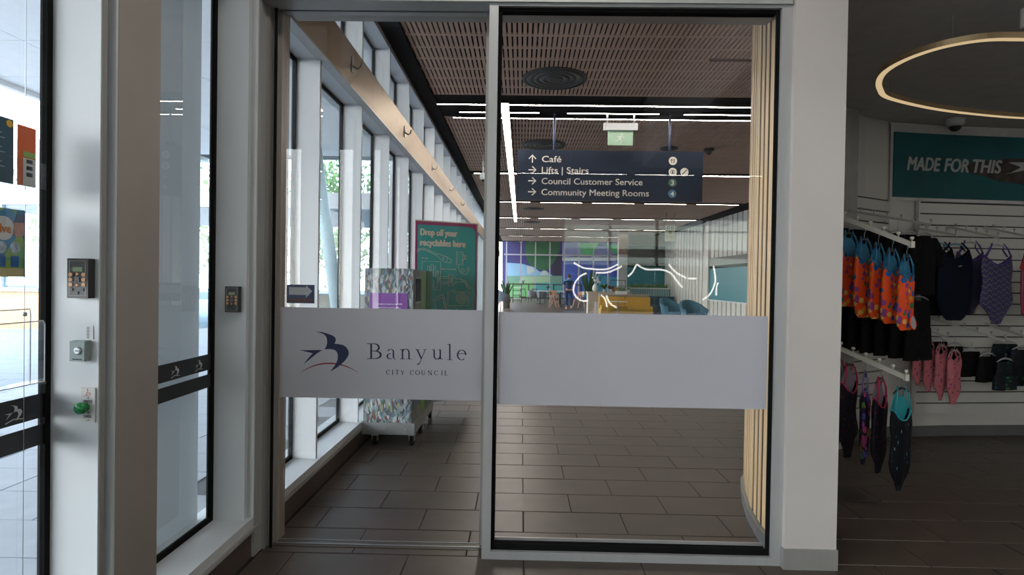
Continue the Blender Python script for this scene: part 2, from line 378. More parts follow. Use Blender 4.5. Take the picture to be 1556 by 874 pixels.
def cap(ch, x):
    y0, y1, H = 397, 363, 34
    f = lambda p, w: st([(x+u*H, y1+(1-v)*H+.013*(x-778)) for u, v in p], w)
    def ar(cx, cy, rx, ry, a, e): arc(x+cx*H, y1+(1-cy)*H+.013*(x-778), rx*H, ry*H, a, e, 2.2, 5.5, 16)
    if ch == 'C': ar(.45,.5,.42,.5,45,315); f([(.76,.95),(.76,.7)], 2)
    if ch == 'I': f([(.15,0),(.15,1)], 5.5); f([(0,0),(.3,0)], 2); f([(0,1),(.3,1)], 2)
    if ch == 'T': f([(.4,0),(.4,1)], 5.5); f([(0,1),(.8,1)], 2.5); f([(.25,0),(.55,0)], 2); f([(0,1),(0,.82)], 2); f([(.8,1),(.8,.82)], 2)
    if ch == 'Y': f([(.4,0),(.4,.45)], 5.5); f([(.4,.45),(.05,1)], 5); f([(.4,.45),(.75,1)], 2.5); f([(.25,0),(.55,0)], 2)
    if ch == 'O': ar(.5,.5,.46,.5,0,360)
    if ch == 'U': f([(.15,1),(.15,.35)], 5.5); ar(.43,.33,.28,.33,180,360); f([(.71,1),(.71,.33)], 3); f([(0,1),(.3,1)], 2); f([(.58,1),(.85,1)], 2)
    if ch == 'N': f([(.12,0),(.12,1)], 3); f([(.12,1),(.8,0)], 5.5); f([(.8,0),(.8,1)], 3); f([(0,0),(.26,0)], 2); f([(.68,1),(.94,1)], 2)
    if ch == 'L': f([(.15,0),(.15,1)], 5.5); f([(0,0),(.62,0)], 2.5); f([(.62,0),(.62,.2)], 2); f([(0,1),(.3,1)], 2)
for ch, x in zip('CITYCOUNCIL', (778,822,848,890,962,1002,1047,1098,1148,1200,1226)): cap(ch, x)
tag(b.build('small_lettering', ink, d1), 'navy words City Council')
# arrow sticker on the sliding leaf
sk = struct('trim_3', (-1.19, 3.10, 1.35)); sk['kind'] = 'thing'; sk.name = 'arrow_sticker'
tag(sk, 'small navy sticker with a white arrow on the sliding glass door above the white band', 'sticker')
SF = frame((-1.262, 3.102, 1.298)); b = MB(); b.prism([(0,0),(.15,0),(.15,.1),(0,.1)], SF, .001); b.build('backing', mat('sticker_blue', (.012,.03,.10), .4), sk)
b = MB(); b.prism([(.012,.045),(.105,.045),(.105,.03),(.138,.066),(.105,.096),(.105,.086),(.012,.086)], SF, .001, .001); b.build('arrow', mat('sticker_white', (.42,.45,.47), .5), sk)
MB().prism([(.01,.008),(.14,.008),(.14,.024),(.01,.024)], SF, .001, .001).build('caption_strip', mat('sticker_brown', (.10,.04,.03), .5), sk)

# ---------------------------------------------------------------- white pillar
pil = struct('trim_4')
MB().box(1.352, 1.612, 2.935, 3.085, .105, HC).box(1.46, 1.612, 3.085, 3.34, .105, HC).build('shaft', offwhite, pil)
MB().box(1.345, 1.618, 2.927, 3.085, 0, .105).box(1.46, 1.618, 3.085, 3.345, 0, .105).build('skirting', alu_dark, pil)

# ---------------------------------------------------------------- curved partition: oak battens on the hall side
cur = [(1.342,3.12),(1.354,3.30),(1.397,3.55),(1.470,3.82),(1.565,4.10),(1.74,4.38),(1.98,4.66),(2.30,4.93),(2.88,5.26)]
def resample(P, step):
    out = []; acc = 0; need = 0
    for (a, c) in zip(P, P[1:]):
        L = math.hypot(c[0]-a[0], c[1]-a[1])
        while need <= acc+L:
            t = (need-acc)/L; out.append((a[0]+(c[0]-a[0])*t, a[1]+(c[1]-a[1])*t, (c[0]-a[0])/L, (c[1]-a[1])/L)); need += step
        acc += L
    return out
wr = struct('wall_right')
b = MB(); n = len(cur)
hall = []; shopside = []
for i, p in enumerate(cur):
    q0 = cur[max(i-1, 0)]; q1 = cur[min(i+1, n-1)]; dx, dy = q1[0]-q0[0], q1[1]-q0[1]; k = math.hypot(dx, dy)
    hall.append((p[0]+dy/k*.035, p[1]-dx/k*.035)); shopside.append((p[0]+dy/k*.10, p[1]-dx/k*.10))
def curved(b, A, B, z0, z1):
    vs = []; m = len(A)
    for (x, y) in A: vs += [(x, y, z0), (x, y, z1)]
    for (x, y) in B: vs += [(x, y, z0), (x, y, z1)]
    o = 2*m; fs = []
    for i in range(m-1):
        fs += [(2*i, 2*i+2, 2*i+3, 2*i+1), (o+2*i, o+2*i+1, o+2*i+3, o+2*i+2), (2*i+1, 2*i+3, o+2*i+3, o+2*i+1), (2*i, o+2*i, o+2*i+2, 2*i+2)]
    fs += [(0, 1, o+1, o), (2*m-2, o+2*m-2, o+2*m-1, 2*m-1)]
    b.add(vs, fs)
# keep the wall clear of the shop: everything grows away from the hall
hall = cur; core = [(x+.0, y) for x, y in cur]
b = MB(); curved(b, [(x+.03, y-.01) for x, y in cur], [(x+.045, y-.02) for x, y in cur], 0, HC); b.build('dark_backing', timber_back, wr)
b = MB(); curved(b, [(x+.046, y-.0205) for x, y in cur], [(x+.10, y-.05) for x, y in cur], 0, HC); b.build('partition_core', mat('partition_paint', (.36,.345,.32), .7), wr)
for (x, y, tx, ty) in resample(cur, .10):
    if y > 4.9: break
    nx, ny = -ty, tx   # toward the hall
    a = Vector((x+.018, y, 0)); t = Vector((tx, ty, 0)); nn = Vector((nx, ny, 0)); bb = MB()
    c = [a-nn*.0135, a+t*.060-nn*.0135, a+t*.060-nn*.009, a-nn*.009]
    bb.add([(q.x, q.y, .075) for q in c]+[(q.x, q.y, HC-.05) for q in c], [(0,3,2,1),(4,5,6,7),(0,1,5,4),(1,2,6,5),(2,3,7,6),(3,0,4,7)])
    bb.build('batten', timber, wr)
b = MB(); curved(b, [(x+.006, y) for x, y in cur[:-1]], [(x+.035, y-.005) for x, y in cur[:-1]], 0, .07); b.build('steel_skirting', steel, wr)

# ---------------------------------------------------------------- hall ceiling: slotted timber bays between black strips
ce = struct('ceiling')
MB().box(-1.56, 8.3, 3.30, 38, 4.02, 4.1).build('soffit_backing', black, ce)
MB().box(XF-.01, -1.19, 3.3, 36.2, 3.84, 3.95).build('edge_channel', black, ce)
strips = [(7.62, 8.68), (12.88, 13.38), (17.55, 18.0), (22.0, 22.4), (26.45, 26.85), (30.9, 31.3), (35.2, 36.2)]
bays = []; y = 3.3
for a, c in strips: bays.append((y, a)); y = c
XR = lambda y: 7.0
for a, c in strips: MB().box(-1.19, 8.2, a, c, 3.895, 3.97).build('dark_strip', black, ce)
MB().box(6.7, 8.2, 13.4, 36, 3.83, 3.894).build('dark_margin', black, ce)
def slotted(y0, y1, x0, x1, pitch, slot, rows, name):
    b = MB(); z0, z1 = HC, HC+.018
    rp_ = (y1-y0)/rows; g = .045
    nx = int((x1-x0)/pitch)
    for r in range(rows+1):
        ya = y0 if r == 0 else y0+r*rp_-g/2; yb = y1 if r == rows else y0+r*rp_+g/2
        b.add([(x0,ya,z0),(x1,ya,z0),(x1,yb,z0),(x0,yb,z0),(x0,ya,z1),(x1,ya,z1),(x1,yb,z1),(x0,yb,z1)], [(0,3,2,1),(0,1,5,4),(2,3,7,6)])
    for r in range(rows):
        ya = y0+r*rp_+(0 if r == 0 else g/2); ya = y0+r*rp_+g/2 if r else y0+g/2; yb = y0+(r+1)*rp_-g/2
        for k in range(nx):
            xa = x0+k*pitch+slot/2; xb = x0+(k+1)*pitch-slot/2
            b.add([(xa,ya,z0),(xb,ya,z0),(xb,yb,z0),(xa,yb,z0),(xa,ya,z1),(xb,ya,z1),(xb,yb,z1),(xa,yb,z1)], [(0,3,2,1),(1,2,6,5),(3,0,4,7)])
    return b.build(name, ceil_m, ce)
for i, (a, c) in enumerate(bays):
    if i < 4: o = slotted(a, c, -1.19, 8.0, .0506 if i < 2 else .0612, .017, round((c-a)/.31), 'slotted_panel')
    else: o = slotted(a, c, -1.19, 8.0, .10, .016, 1, 'slotted_panel')
    tag(o, kind='stuff')
MB().box(2.0, 4.6, 6.32, 6.335, 3.845, 3.869).build('sagging_panel_edge', mat('panel_edge', (.20,.11,.08), .6), ce)

# linear lights
def lin(x0, x1, y, label, group, w=.05, along='x', y2=None, z=HC-.02):
    if along == 'x': t = thing('linear_light', label, 'light', ((x0+x1)/2, y, z), group=group); a, b_, c, d = x0, x1, y-w/2, y+w/2
    else: t = thing('linear_light', label, 'light', (x0, y, z), group=group); a, b_, c, d = x0-w/2, x0+w/2, y, y2
    MB().box(a, b_, c, d, z-.006, z+.004).build('diffuser', lamp_white, t); e = .006
    MB().box(a-e, b_+e, c-e, c, z-.010, z+.03).box(a-e, b_+e, d, d+e, z-.010, z+.03).box(a-e, a, c, d, z-.010, z+.03).box(b_, b_+e, c, d, z-.010, z+.03).box(a, b_, c, d, z+.004, z+.03).build('housing', black, t)
    return t
lin(-1.19, 3.18, 7.95, 'long white linear ceiling light, front line of the nearest black strip', None)
lin(-1.05, 3.35, 8.60, 'long white linear ceiling light, rear line of the nearest black strip', None)
xs = [(-.92, .22), (.62, 1.92), (2.27, 3.60)]
for k, (a, c) in enumerate(xs):
    lin(a, c, 8.28, 'short ceiling light in the middle line of the nearest black strip, %s from windows' % ORD[k], 'middle row of the nearest light strip', z=HC-.03)
lin(-1.10, 6.0, 13.05, 'long white linear ceiling light on the second black strip, passing behind the directory sign', None, w=.06)
rows = [(17.72, -1.03, 5, 1.27, .31), (22.2, -.95, 5, 1.25, .33), (26.65, -.75, 5, 1.25, .33), (31.1, -.7, 5, 1.25, .33), (35.4, -.6, 5, 1.25, .33)]
for r, (y, x, n_, L, g_) in enumerate(rows):
    for k in range(n_):
        lin(x, x+L, y, 'white ceiling light segment, %s from the windows in the %s light row down the hall' % (ORD[k], ORD[r+2]), 'ceiling light row %s' % ORD[r+2], w=.06); x += L+g_
t = lin(-.26, 0, 7.78, 'long white linear light running down the hall, left of the directory sign', None, w=.105, along='y', y2=23.3, z=HC-.05)

# round swirl diffusers
def diffuser(x, y, r, label, z=HC, m=black_plastic):
    t = thing('ceiling_diffuser', label, 'vent', (x, y, z), group='round ceiling diffusers')
    MB().lathe((x, y, z-.012), [(r, .012), (r, 0), (r*.93, -.004), (r*.93, .01)], 40).build('rim', m, t, smooth=False)
    for k in range(4):
        q = r*(.88-.2*k); MB().lathe((x, y, z-.004), [(q, -.001), (q-.02*r/.39, -.016), (q-.09*r/.39, -.004), (q-.09*r/.39, .003)], 36).build('ring', m, t, smooth=True)
    MB().lathe((x, y, z-.004), [(r*.16, 0), (r*.12, -.014), (.001, -.016)], 20).build('hub', m, t)
    return t
diff_m = mat('charcoal_diffuser', (.055,.06,.065), .35, var=.05)
diffuser(.362, 6.98, .39, 'large round charcoal ceiling diffuser in the nearest ceiling bay', m=diff_m)
diffuser(.36, 10.35, .40, 'round charcoal ceiling diffuser just above the left end of the directory sign', m=diff_m)
diffuser(2.62, 10.5, .16, 'small round charcoal ceiling diffuser above the right end of the directory sign', m=diff_m)
diffuser(.38, 19.5, .36, 'round charcoal ceiling diffuser just below the directory sign, nearer of two', m=diff_m)
diffuser(.40, 23.9, .36, 'round charcoal ceiling diffuser far down the hall, farther of the two below the sign', m=diff_m)
t = thing('ceiling_sensor', 'small black dome sensor on the ceiling right of the directory sign', 'sensor', (3.34, 10.5, HC))
MB().lathe((3.34,10.5,HC), [(.09,0),(.09,-.04),(.07,-.05),(.001,-.05)], 20).build('base', black_plastic, t); MB().ball((3.34,10.5,HC-.06), .055).build('dome', black_plastic, t, smooth=True)
# pendant camera near the facade
t = thing('pendant_camera', 'small white camera on a ceiling stem near the far windows', 'camera', (-.77, 11.2, HC))
MB().tube([(-.77,11.2,HC),(-.77,11.2,3.50)], .012, 8).build('stem', white, t); MB().lathe((-.77,11.2,3.40), [(.02,.12),(.06,.10),(.06,0),(.03,-.03)], 16).build('housing', white, t, smooth=True); MB().ball((-.77,11.2,3.385), .04).build('lens_dome', black_plastic, t)

# ---------------------------------------------------------------- directory sign
sg = thing('directory_sign', 'long navy hanging directory sign listing Café, Lifts, Stairs and council services', 'sign', (1.26, 8.5, 3.0))
MB().box(-.09, 2.61, 8.47, 8.53, 2.625, 3.352).build('panel', navy, sg)
for x in (.45, 2.13): MB().tube([(x,8.5,3.35),(x,8.5,HC+.02)], .018, 10).build('rod', mat('blue_grey_rod', (.10,.12,.22), .4, .3), sg, smooth=True)
SY = 8.469
lines = [('Café', 3.175, .28), ('Lifts | Stairs', 3.015, .68), ('Council Customer Service', 2.855, 1.465), ('Community Meeting Rooms', 2.695, 1.56)]
for s, z, w in lines: text(s, frame((.275, SY, z)), w, .090, cream, 'lettering', sg, bold=.007)
for i, (s, z, w) in enumerate(lines):
    b = MB(); FR = frame((.135, SY, z+.045)); A = [(0,-.055),(0,.05)]; H = [(-.05,.0),(0,.055),(.05,.0)]
    if i: A = [(-.055,0),(.05,0)]; H = [(0,.05),(.055,0),(0,-.05)]
    b.stroke(A, .016, FR, .002); b.stroke(H, .016, FR, .002); b.build('arrow', cream, sg)
def disc(x, z, r, m, name): b = MB(); b.prism(circ(0,0,r,28), frame((x,SY,z)), .002); return b.build(name, m, sg)
disc(2.175, 3.215, .06, cream, 'cutlery_symbol'); disc(2.175, 3.055, .06, cream, 'lift_symbol'); disc(2.345, 3.055, .06, cream, 'stairs_symbol')
disc(2.175, 2.898, .06, mat('green_disc', (.10,.20,.14), .5), 'floor_disc'); disc(2.175, 2.738, .06, mat('blue_disc', (.09,.22,.32), .5), 'floor_disc')
text('3', frame((2.155,SY,2.865)), .04, .066, cream, 'lettering', sg, bold=.02, z0=.003); text('4', frame((2.152,SY,2.705)), .045, .066, cream, 'lettering', sg, bold=.02, z0=.003)
b = MB(); FR = frame((2.175,SY,3.215)); b.stroke([(-.018,-.03),(-.018,.03)], .008, FR, .001, .002); b.stroke([(-.03,.03),(-.03,.008),(-.006,.008),(-.006,.03)], .006, FR, .001, .002); b.stroke([(.016,-.03),(.016,.03)], .012, FR, .001, .002)
FR = frame((2.175,SY,3.055)); b.stroke(circ(0,0,.036,4,a0=PI/4,a1=2*PI+PI/4), .007, FR, .001, .002, closed=True); b.prism(circ(0,.012,.009,8), FR, .001, .002); b.stroke([(0,.002),(0,-.022)], .018, FR, .001, .002)
FR = frame((2.345,SY,3.055)); b.stroke([(-.034,-.034),(.034,.034)], .012, FR, .001, .002); b.build('symbol_lines', navy, sg)

# exit sign reflection in the glass, modelled as a solid pale sign
ex = thing('exit_sign_reflection', 'reflection of a running-man exit sign, modelled as a pale green hanging sign above the directory sign', 'sign', (1.4, 8.3, 3.55))
MB().box(1.14, 1.62, 8.26, 8.34, 3.60, 3.70).build('housing', white, ex)
MB().box(1.20, 1.56, 8.295, 8.305, 3.39, 3.60).build('sign_panel', mat('pale_green_panel', (.42,.62,.46), .4), ex)
b = MB(); FR = frame((1.38,8.294,3.49)); b.prism(circ(.02,.055,.014,10), FR, .001); b.stroke([(.01,.035),(-.01,-.01)], .022, FR, .001); b.stroke([(-.01,-.01),(.02,-.035),(.0,-.07)], .012, FR, .001); b.stroke([(-.01,-.01),(-.05,-.04),(-.075,-.03)], .012, FR, .001); b.stroke([(.01,.03),(.05,.01)], .01, FR, .001); b.stroke([(.01,.03),(-.04,.02)], .01, FR, .001)
b.build('running_figure', mat('pale_sign_white', (.75,.85,.75), .4), ex)
for x in (1.19, 1.57):
    b = MB()
    for k in range(7): b.tube([(x+.010*math.cos(a), 8.3+.0, 3.71+.024*k+.014*math.sin(a)) for a in [2*PI*j/8 for j in range(8)]], .0035, 5, closed=True)
    b.build('chain', steel, ex)

# ---------------------------------------------------------------- recycling unit on castors
flake = None
def flakes():
    m, n, l, p = base_mat('recycled_plastic_flakes'); p.inputs['Roughness'].default_value = .4
    t = n.new('ShaderNodeTexCoord'); mp = n.new('ShaderNodeMapping'); mp.inputs['Scale'].default_value = (85, 85, 26); mp.inputs['Rotation'].default_value = (0, .5, 0)
    nz = n.new('ShaderNodeTexNoise'); nz.inputs['Scale'].default_value = 4; l.new(t.outputs['Object'], nz.inputs[0])
    ad = n.new('ShaderNodeMix'); ad.data_type = 'VECTOR'; ad.inputs[0].default_value = .12; l.new(t.outputs['Object'], ad.inputs[4]); l.new(nz.outputs['Color'], ad.inputs[5])
    l.new(ad.outputs[1], mp.inputs[0]); v = n.new('ShaderNodeTexVoronoi'); v.inputs['Scale'].default_value = 1; l.new(mp.outputs[0], v.inputs[0])
    s = n.new('ShaderNodeSeparateColor'); l.new(v.outputs['Color'], s.inputs[0]); r = n.new('ShaderNodeValToRGB'); r.color_ramp.interpolation = 'CONSTANT'
    cs = [(.26,.30,.32),(.07,.09,.10),(.38,.42,.44),(.12,.19,.25),(.20,.23,.24),(.22,.27,.29),(.22,.06,.05),(.30,.32,.20),(.06,.13,.11),(.50,.52,.54),(.13,.12,.15),(.17,.25,.31),(.03,.04,.045),(.28,.31,.33)]
    for i, c in enumerate(cs):
        e = r.color_ramp.elements[i] if i < 2 else r.color_ramp.elements.new(i/len(cs)); e.position = i/len(cs); e.color = (*c, 1)
    l.new(s.outputs[0], r.inputs[0]); l.new(r.outputs[0], p.inputs['Base Color']); return m
flake = flakes()
x0, x1, y0, y1 = -1.340, -.925, 4.95, 5.98
ru = thing('recycling_station', 'upright recycling unit of multicoloured flakes on castors beside the windows', 'recycling bin', ((x0+x1)/2, (y0+y1)/2, 0))
frame_m = mat('galvanised_frame', (.33,.34,.34), .45, .5, var=.1, scale=12)
MB().box(x0, x1, y0, y0+.03, .20, 1.527).build('front_panel', flake, ru)
MB().box(x0, x1-.01, y0+.03, y1, .20, 1.515).build('cabinet', frame_m, ru)
MB().box(x1-.012, x1, y0+.03, y0+.30, .20, 1.52).build('grey_side_panel', mat('grey_brown_board', (.20,.19,.17), .5, var=.15, scale=14), ru)
MB().box(x1-.012, x1, y0+.30, y0+.68, .20, 1.52).build('side_panel', mat('grey_board', (.22,.23,.19), .5, var=.1), ru)
MB().box(x1-.002, x1+.003, y0+.42, y0+.64, .20, 1.50).build('green_strip', mat('lime_strip', (.20,.30,.06), .5, var=.1), ru)
MB().box(x1-.012, x1+.003, y0+.68, y1, .20, 1.52).build('green_side_panel', mat('deep_green_board', (.06,.19,.10), .5, var=.1), ru)
MB().box(x1-.001, x1+.004, y0+.06, y0+.38, .30, 1.17).build('blue_side_panel', mat('slate_blue_board', (.10,.14,.22), .5, var=.1), ru)
b = MB(); b.box(x1, x1+.008, y0+.06, y0+.38, 1.44, 1.46).box(x1, x1+.008, y0+.06, y0+.38, 1.22, 1.24).box(x1, x1+.008, y0+.06, y0+.08, 1.24, 1.44).box(x1, x1+.008, y0+.36, y0+.38, 1.24, 1.44); b.build('slot_frame', steel, ru)
MB().box(x1-.002, x1+.001, y0+.08, y0+.36, 1.24, 1.44).build('slot', black, ru)
pl = MB().box(x0+.045, x1-.045, y0-.006, y0, .62, 1.315).build('purple_plaque', mat('purple_vinyl', (.20,.045,.30), .5, var=.03), ru)
for i, s in enumerate(['This station is made out of 100%', 'recycled and recyclable post-', 'consumer waste, including soft', 'plastics and bottle tops']):
    text(s, frame((x0+.09, y0-.007, 1.215-.030*i)), .235-.012*(i % 2), .014, mat('lilac_text', (.72,.60,.78), .5), 'lettering', pl, bold=.02)
MB().box(x0-.01, x1+.03, y0-.015, y1+.02, .10, .20).build('base_frame', frame_m, ru)
for x, y in ((x0+.1, y0+.02), (x1, y0+.04), (x0+.1, y1-.06), (x1+.0, y1+.0), (x1+.01, y0+.42)):
    ca = MB().box(x-.03, x+.03, y-.03, y+.03, .088, .10).box(x-.024, x-.018, y-.02, y+.02, .04, .09).box(x+.018, x+.024, y-.02, y+.02, .04, .09).build('castor', steel, ru)
    MB().lathe((x-.014, y, .042), [(.012,0),(.042,0),(.042,.028),(.012,.028)], 18, axis='x').build('wheel', rubber, ca)
for x in (x0+.05, x0+.2, x1-.05): MB().lathe((x, y0-.016, .15), [(.008,0),(.008,-.004),(.001,-.005)], 8, axis='y').build('bolt', steel, ru)

# ---------------------------------------------------------------- teal banner behind the unit
ang = math.radians(26)
bn = thing('recycling_banner', 'teal and maroon banner reading Drop off your recyclables here, behind the recycling unit', 'banner', (-1.116, 6.06, 0), ang)
teal_p = mat('teal_print', (.02,.34,.31), .55, var=.03); mar_p = mat('maroon_print', (.33,.02,.12), .55, var=.03); ivory = mat('ivory_print', (.75,.66,.52), .55, var=.02)
BW = .70; BF = frame((0, 0, 0))
MB().box(0, BW, 0, .02, .16, 2.05).build('board', mar_p, bn, local=True)
b = MB(); b.prism([(.024,.2),(.676,.2),(.676,1.93),(.672,1.965),(.655,1.995),(.625,2.01),(.58,2.015),(.024,2.015)], BF, .001); b.build('teal_field', teal_p, bn, local=True)
MB().box(-.008, BW+.008, -.006, .026, 2.05, 2.062).build('top_rail', ivory, bn, local=True)
MB().box(.05, BW-.05, .0, .035, .13, .16).build('bottom_rail', steel, bn, local=True)
MB().box(BW-.012, BW+.004, .0, .03, .16, 2.05).build('edge_trim', white, bn, local=True)
for zz in (.6, 1.3): MB().bar((.05,.01,zz),(.02,-.09,zz), .02).build('bracket', steel, bn, local=True)
text('Drop off your', frame((.055, -.001, 1.905)), .405, .068, ivory, 'lettering', bn, bold=.038, local=True)
text('recyclables here', frame((.055, -.001, 1.795)), .50, .068, ivory, 'lettering', bn, bold=.038, local=True)
text('X-rays', frame((.07, -.001, 1.655)), .07, .016, ivory, 'lettering', bn, bold=.02, local=True)
text('Electrical cords', frame((.29, -.001, 1.545)), .16, .016, ivory, 'lettering', bn, bold=.02, local=True)
b = MB()
q = lambda a, c: ((a-35)*.00122*.98, 2.05-(c-48-.0*(a-35))*.00113)
def ln(P, w=.0045, closed=False): b.stroke([q(*p) for p in P], w, BF, .001, .001, closed)
def eng(cx, cy, r, n=24, a0=0, a1=2*PI): return [(cx+r*math.cos(a0+(a1-a0)*k/n), cy+r*math.sin(a0+(a1-a0)*k/n)) for k in range(n+(0 if abs(a1-a0-2*PI) < 1e-6 else 1))]
ln([(50,318),(75,302),(110,300),(160,315),(235,348)]); ln([(50,335),(80,315),(110,314),(160,330),(232,365)])
ln([(240,345),(262,350),(335,378),(322,430),(262,392),(236,368)], closed=True); ln([(335,380),(372,400),(360,433),(322,420)], closed=True); ln([(290,375),(285,395)]); ln([(300,380),(295,400)])
ln([(98,420),(270,420),(270,690),(98,690)], closed=True)
for f_ in ([(180,620),(182,560),(180,455),(190,445),(200,455),(200,560)], [(205,560),(207,470),(215,460),(224,470),(222,565)], [(225,570),(238,510),(246,502),(250,515),(238,590)], [(165,600),(150,540),(148,470),(156,460),(166,470),(172,560)], [(235,620),(262,560),(268,565),(240,650),(225,690)], [(175,690),(172,620)], [(190,690),(190,600)], [(205,690),(206,600)], [(175,640),(215,640)], [(175,660),(215,660)]): ln(f_)
ln([(418,322),(478,322),(478,442),(418,442)], closed=True); ln([(478,345),(495,350),(495,395),(478,400)]); ln([(495,360),(522,360)]); ln([(495,382),(522,382)])
ln([(440,442),(440,480),(455,515),(480,535),(515,535),(533,510),(533,495)]); ln(eng(478,500,16)); ln([(523,495),(523,470),(543,470),(543,495)], closed=True)
ln([(345,535),(385,545),(420,580),(472,582),(472,610),(420,612),(385,645),(345,655)], closed=True); ln([(345,560),(283,560),(283,578),(345,578)]); ln([(345,615),(283,615),(283,632),(345,632)])
ln([(362,565),(362,625)]); ln([(374,565),(374,625)]); ln([(386,565),(386,625)]); ln([(472,588),(505,595),(530,640),(560,665)]); ln([(472,604),(500,608),(525,660),(558,680)])
ln([(342,705),(372,705),(372,692),(410,692),(410,705),(540,705),(540,838),(342,838)], closed=True); ln([(390,712),(410,712)]); ln(eng(475,768,52), closed=True); ln(eng(475,768,34), closed=True); ln(eng(475,768,16), closed=True)
ln([(218,780),(232,760),(290,728),(305,745),(330,860),(320,880),(250,900),(235,885)], closed=True); ln([(232,790),(290,755),(315,860)])
for k in range(4): ln(eng(178, 765+k*24, 10, 10), closed=True)
b.build('line_drawings', ivory, bn, local=True)

# ================================================================== SHOP
shop_wall_m = mat('shop_wall_paint', (.52,.49,.45), .7, var=.04, scale=2)
sc_m = mat('charcoal_ceiling', (.55,.53,.51), .9, var=.06)
sw = struct('wall_back')
SCV = [(2.62,5.06),(2.88,5.26),(3.18,5.45),(3.52,5.58),(4.1,5.67),(5.0,5.76),(6.5,5.82),(8.25,5.84)]
b = MB(); curved(b, [(x, y+.15) for x, y in SCV], SCV, .10, HC); b.build('curved_wall', shop_wall_m, sw, smooth=False)
b = MB(); curved(b, [(x, y+.15) for x, y in SCV], [(x, y-.012) for x, y in SCV], 0, .10); b.build('skirting', mat('grey_vinyl_skirting', (.10,.10,.095), .6), sw)
sd_ = struct('wall_side'); MB().box(8.2, 8.35, -8, 48, 0, 5).build('side_wall', shop_wall_m, sd_)
cs = struct('trim_5'); b = MB(); b.prism([(1.68,-1.8),(8.2,-1.8),(8.2,5.80),(6.5,5.83),(5.0,5.78),(4.1,5.69),(3.52,5.60),(2.95,5.26),(2.34,4.86),(2.03,4.58),(1.83,4.32),(1.68,4.06),(1.68,3.3)], (Vector((0,0,3.0)), Vector((1,0,0)), Vector((0,1,0)), Vector((0,0,1))), .12); b.build('shop_ceiling', sc_m, cs)
MB().box(1.612, 1.68, -1.8, 3.3, 3.0, HC).build('bulkhead', offwhite, cs); MB().box(1.68, 8.2, -1.87, -1.8, 3.0, HC).build('bulkhead', offwhite, cs)
slat_m = mat('slatwall_board', (.52,.50,.46), .55, var=.03, scale=3); groove = mat('slatwall_groove', (.04,.038,.036), .8)
def slatwall(A, B, z0, z1, lab):
    A = Vector((*A, 0)); B = Vector((*B, 0)); t = (B-A); L = t.length; rz = math.atan2(t.y, t.x)
    o = thing('slatwall_board', lab, 'wall panel', (A.x, A.y, z0), rz)
    MB().box(0, L, -.004, .03, 0, z1-z0).build('groove_backing', groove, o, local=True)
    n = int(round((z1-z0)/.106)); me = None
    for k in range(n):
        if me is None: me = MB().box(.004, L-.004, -.018, -.004, 0, .094).build('slat', slat_m, o, local=True); me.location = (0, 0, .003)
        else: c = dup(me, o); c.location = (0, 0, k*.106+.003)
    MB().box(-.012, .004, -.022, .02, -.01, z1-z0+.01).build('end_trim', slat_m, o, local=True)
    MB().box(L-.004, L+.012, -.022, .02, -.01, z1-z0+.01).build('end_trim', slat_m, o, local=True)
slatwall((2.68,5.075), (3.44,5.515), .23, 2.25, 'pale slatwall panel left of the plain strip, partly behind the white pillar')
slatwall((3.76,5.57), (5.10,5.725), .23, 2.25, 'wide pale slatwall panel under the teal swim banner')
slatwall((5.14,5.735), (6.5,5.78), .23, 2.25, 'pale slatwall panel at the right edge of the view')
# teal swim banner on the wall
tb = thing('swim_banner', 'dark teal wall banner with grey letters MADE FOR THIS above the slatwall', 'banner', (3.5, 5.54, 2.3))
BPTS = [(3.50,5.553),(3.75,5.595),(4.1,5.645),(4.6,5.695),(5.1,5.745),(5.9,5.78)]
b = MB(); curved(b, [(x, y-.004) for x, y in BPTS], [(x, y-.02) for x, y in BPTS], 2.29, 2.90)
b.build('cloth', mat('dark_teal_print', (.004,.070,.080), .5, var=.35, scale=1.2), tb)
b = MB(); curved(b, [(3.46,5.53)]+[(x, y-.001) for x, y in BPTS], [(3.46,5.528)]+[(x, y-.003) for x, y in BPTS], 2.26, 2.985); b.build('white_surround', mat('white_panel', (.52,.50,.48), .6), tb)
def wall_frame(x, z):
    for (a, c) in zip(BPTS, BPTS[1:]):
        if a[0] <= x <= c[0]:
            k = (x-a[0])/(c[0]-a[0]); y = a[1]+(c[1]-a[1])*k; t = Vector((c[0]-a[0], c[1]-a[1], 0)).normalized()
            return (Vector((x, y-.034, z)), t, Vector((0,0,1)), Vector((t.y, -t.x, 0)))
lg = mat('pale_grey_print', (.36,.36,.355), .6)
for s, x, w in (('MADE', 3.628, .355), ('FOR', 4.015, .255), ('THIS', 4.31, .295)):
    text(s, wall_frame(x, 2.545), w, .125, lg, 'lettering', tb, shear=.22, bold=.02, t=.001)
b = MB(); FR = wall_frame(4.63, 2.5); b.prism([(0,.035),(.07,.055),(.17,.105),(.16,.115),(.045,.150),(.07,.155),(.42,.165),(.42,.135),(.30,.10)], FR, .001, .002); b.build('swoosh_mark', lg, tb)
b = MB(); FR = wall_frame(4.2, 2.42); sil = [(-.05,.19),(.1,.215),(.3,.25),(.5,.27),(.8,.28),(1.2,.26),(1.5,.2),(1.5,.0),(1.1,-.02),(.85,.0),(.6,.03),(.4,.05),(.25,.09),(.1,.12)]
b.prism(sil, FR, .004, -.010); b.build('swimmer_figure', mat('swimmer_print', (.050,.036,.030), .7, var=.5, scale=12), tb)
